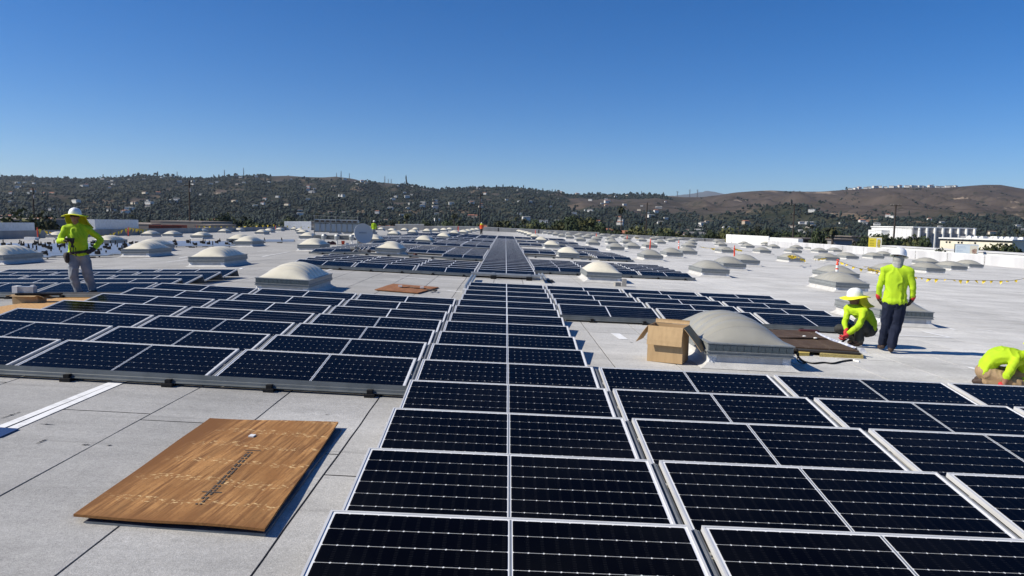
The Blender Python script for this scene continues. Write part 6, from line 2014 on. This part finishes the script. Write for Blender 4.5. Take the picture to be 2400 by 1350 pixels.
# left worker, facing the camera, hand on hip
p = hit(196, 698, 0.0)
PA = dict(head=(-0.115, -0.05, 1.655), face=(-0.25, -1, 0.10), headup=(0.03, 0.14, 1), sh=[(-0.275, 0.0, 1.415), (0.115, -0.02, 1.41)], el=[(-0.40, -0.06, 1.165), (0.345, 0.10, 1.20)],
          wr=[(-0.275, -0.26, 1.19), (0.215, -0.02, 1.005)], hand=[(0.10, -0.09, 0.01), (-0.07, -0.09, -0.04)], palm=[(0.3, 0.3, -1), (-1, 0, -0.3)],
          hip=[(-0.155, 0.0, 0.90), (0.02, 0.0, 0.90)], kn=[(-0.175, -0.05, 0.49), (0.085, -0.03, 0.49)], an=[(-0.085, 0.0, 0.09), (0.185, 0.05, 0.12)],
          toe=[(-0.09, -0.16, 0.045), (0.215, -0.10, 0.075)], lean=(0.11, 0.05, 0.0), bend=(0.0, -0.03, 0), grip=0.9)
tA, VA = person('person in lime shirt and jeans with yellow brimmed hard hat, hand on hip', W(p) + Vector((0, 0, 0.01)), view_yaw(p), PA,
                dict(shirt=M['hivis'], trousers=M['jeans'], glove=M['glove_dark'], sunbrim=True))
bt = MB()
for i in range(24):
    a0, a1 = 2*math.pi*i/24, 2*math.pi*(i+1)/24
    c0 = [Vector((-0.068 + 0.205 * math.cos(a), 0.0 + 0.16 * math.sin(a), 0.915 + 0.03 * math.cos(a))) for a in (a0, a1)]
    bt.add([c0[0], c0[1], c0[1] + Vector((0, 0, 0.055)), c0[0] + Vector((0, 0, 0.055))], [(0, 1, 2, 3)])
o = bt.build('tool_belt', M['dark'], tA); so = o.modifiers.new('t', 'SOLIDIFY'); so.thickness = 0.012
g = MB(); ell(g, (-0.275, -0.06, 0.83), (0.055, 0.07, 0.12)); ell(g, (-0.30, -0.02, 0.86), (0.04, 0.06, 0.07)); ell(g, (0.11, -0.09, 0.955), (0.075, 0.05, 0.05))
grow(g, 'tool_pouch', M['dark'], 0.013, tA, fold=0.01)
pw = MB()
pw.box(-0.27, -0.13, -0.37, -0.32, 1.205, 1.25).box(-0.19, -0.155, -0.355, -0.32, 1.10, 1.205).box(-0.20, -0.135, -0.365, -0.30, 1.06, 1.10)
pw.tube([(-0.31, -0.345, 1.23), (-0.27, -0.345, 1.23)], 0.016, 8)
pt = empty('power_drill', 'dark cordless drill held up by the left worker', 'drill', W(p), (0, 0, view_yaw(p)))
pw.build('drill_body', M['dark'], pt)
for k in range(3):
    MB().tube([(-0.20 + 0.04 * k, -0.33, 1.06), (-0.21 + 0.05 * k, -0.31, 0.98 - 0.05 * k), (-0.18 + 0.03 * k, -0.27, 0.93), (-0.15, -0.21, 0.92)], 0.010, 6).build('lanyard', M['dark'] if k else M['boot'], pt)

# standing worker with the back turned
p = hit(2088, 826, 0.012)
PB = dict(head=(0.025, 0.03, 1.655), face=(0.35, 1, -0.25), sh=[(-0.175, 0.0, 1.445), (0.20, 0.0, 1.435)], el=[(-0.248, -0.01, 1.17), (0.272, 0.0, 1.165)],
          wr=[(-0.245, 0.05, 0.945), (0.272, 0.06, 0.96)], hand=[(0.03, 0.03, -0.1), (-0.03, 0.03, -0.1)], palm=[(1, 0.3, 0), (-1, 0.3, 0)],
          hip=[(-0.085, 0.0, 0.90), (0.095, 0.0, 0.90)], kn=[(-0.105, 0.03, 0.50), (0.055, 0.05, 0.49)], an=[(-0.145, 0.14, 0.12), (-0.005, -0.10, 0.10)],
          toe=[(-0.19, 0.29, 0.045), (-0.01, 0.07, 0.045)], grip=0.7)
tB, VB = person('standing person seen from behind in lime hi-vis shirt, navy trousers and white hard hat', W(p), view_yaw(p), PB,
                dict(shirt=M['hivis'], trousers=M['navy'], glove=M['glove_dark'], cuff=M['glove_red'], gaiter=True, glasses=False))

# squatting worker looking left
p = hit(2007, 811, 0.012)
PC = dict(head=(-0.075, -0.03, 0.875), face=(-1, -0.35, -0.12), sh=[(-0.175, 0.14, 0.665), (0.085, -0.15, 0.665)], el=[(-0.215, 0.02, 0.42), (0.03, -0.28, 0.42)],
          wr=[(-0.185, -0.12, 0.275), (-0.165, -0.26, 0.23)], hand=[(-0.03, -0.05, -0.09), (-0.06, -0.02, -0.09)], palm=[(-1, 0, 0), (-1, 0.2, 0)],
          hip=[(0.155, 0.13, 0.31), (0.21, -0.05, 0.31)], kn=[(-0.31, 0.10, 0.275), (0.03, -0.17, 0.46)], an=[(0.0, 0.17, 0.12), (0.045, -0.12, 0.11)],
          toe=[(-0.12, 0.18, 0.04), (-0.09, -0.19, 0.045)], lean=(0.10, 0.06, 0.05), bend=(0.07, 0.02, 0.03), sleeve=[0.80, 0.80], grip=0.9, hem=0)
tC, VC = person('squatting person in lime hi-vis shirt and yellow brimmed hard hat facing left', W(p), view_yaw(p), PC,
                dict(shirt=M['hivis'], trousers=M['charcoal'], glove=M['glove_red'], sunbrim=True))
pt = empty('hand_tool', 'dark pliers in the squatting worker red gloves', 'pliers', W(p), (0, 0, view_yaw(p)))
for dx in (0, 0.035):
    MB().tube([(-0.19 + dx, -0.26, 0.16), (-0.235 + dx * 0.4, -0.27, 0.10), (-0.29 + dx * 0.3, -0.28, 0.05)], 0.012, 6).build('handle', M['black'], pt)
MB().tube([(-0.285, -0.28, 0.055), (-0.32, -0.285, 0.02)], 0.014, 6).build('jaw', M['steel'], pt)

# kneeling worker bent over at the right edge
p = hit(2352, 906, 0.012)
PD = dict(head=(0.37, 0.02, 0.44), face=(0.75, -0.15, -0.75), sh=[(0.155, 0.15, 0.425), (0.115, -0.15, 0.40)], el=[(0.20, 0.16, 0.20), (0.035, -0.21, 0.20)],
          wr=[(0.23, 0.10, 0.06), (-0.01, -0.20, 0.035)], hand=[(0.08, -0.02, -0.04), (0.05, 0, -0.06)], palm=[(0, 0, -1), (0, 0, -1)],
          hip=[(-0.235, 0.09, 0.185), (-0.22, -0.09, 0.185)], kn=[(0.17, 0.16, 0.16), (0.14, -0.10, 0.09)], an=[(-0.20, 0.13, 0.08), (-0.24, -0.09, 0.07)],
          toe=[(-0.32, 0.13, 0.045), (-0.34, -0.09, 0.045)], bend=(-0.06, 0, 0.11), sleeve=[0.9, 0.15], grip=0.6, hem=0, lean=(0.1, 0, 0.1))
tD, VD = person('kneeling person bent forward at the right edge in lime shirt and tan trousers', W(p), view_yaw(p), PD,
                dict(shirt=M['hivis'], trousers=M['khaki'], glove=M['glove_red'], sunbrim=True))

# two small figures far down the roof
PE = dict(PB); 
p = hit(876, 556.5, 0.0)
person('small distant person in lime hi-vis jacket walking on the left roof', W(p), view_yaw(p), PE, dict(shirt=M['hivis'], trousers=M['jeans'], glasses=False, hair=True), vox=0.022)
p = hit(1128, 550, 0.0)
PF = dict(PB); PF['an'] = [(-0.12, 0.0, 0.10), (0.10, 0.0, 0.10)]; PF['toe'] = [(-0.14, 0.15, 0.045), (0.12, 0.15, 0.045)]; PF['kn'] = [(-0.10, 0.0, 0.5), (0.09, 0.0, 0.5)]
person('small distant person in an orange hi-vis shirt at the end of the solar column', W(p), view_yaw(p), PF, dict(shirt=M['hivis_o'], trousers=M['charcoal'], glasses=False, sunbrim=True), vox=0.022)

# ================================================================ labels that would coincide: say which, left to right
def screen_x(o):
    q = MI.inverted() @ o.matrix_world.translation
    v = q.dot(FW)
    return q.dot(RT) / v if v > 0 else 0
bpy.context.view_layer.update()
byl = {}
for o in sc.objects:
    if o.parent is None and 'label' in o.keys(): byl.setdefault(o['label'], []).append(o)
for lb, os_ in byl.items():
    if len(os_) > 1:
        os_.sort(key=screen_x)
        for i, o in enumerate(os_):
            o['label'] = '%s, %s from left' % (lb, ordw(i + 1)) if len(lb.split()) <= 13 else lb

# ---------------------------------------------------------------- air: one even box of haze round the whole place
hz_m = bpy.data.materials.new('haze')
hz_m.use_nodes = True
n_, l_ = hz_m.node_tree.nodes, hz_m.node_tree.links
n_.remove(n_['Principled BSDF'])
pv = n_.new('ShaderNodeVolumePrincipled')
pv.inputs['Color'].default_value = (0.70, 0.83, 1.0, 1)
pv.inputs['Density'].default_value = 4.4e-5
pv.inputs['Anisotropy'].default_value = 0.2
l_.new(pv.outputs[0], n_['Material Output'].inputs['Volume'])
tag(MB().box(-17000, 17000, -17000, 17000, -4.5, 720).build('haze', hz_m), kind='stuff')
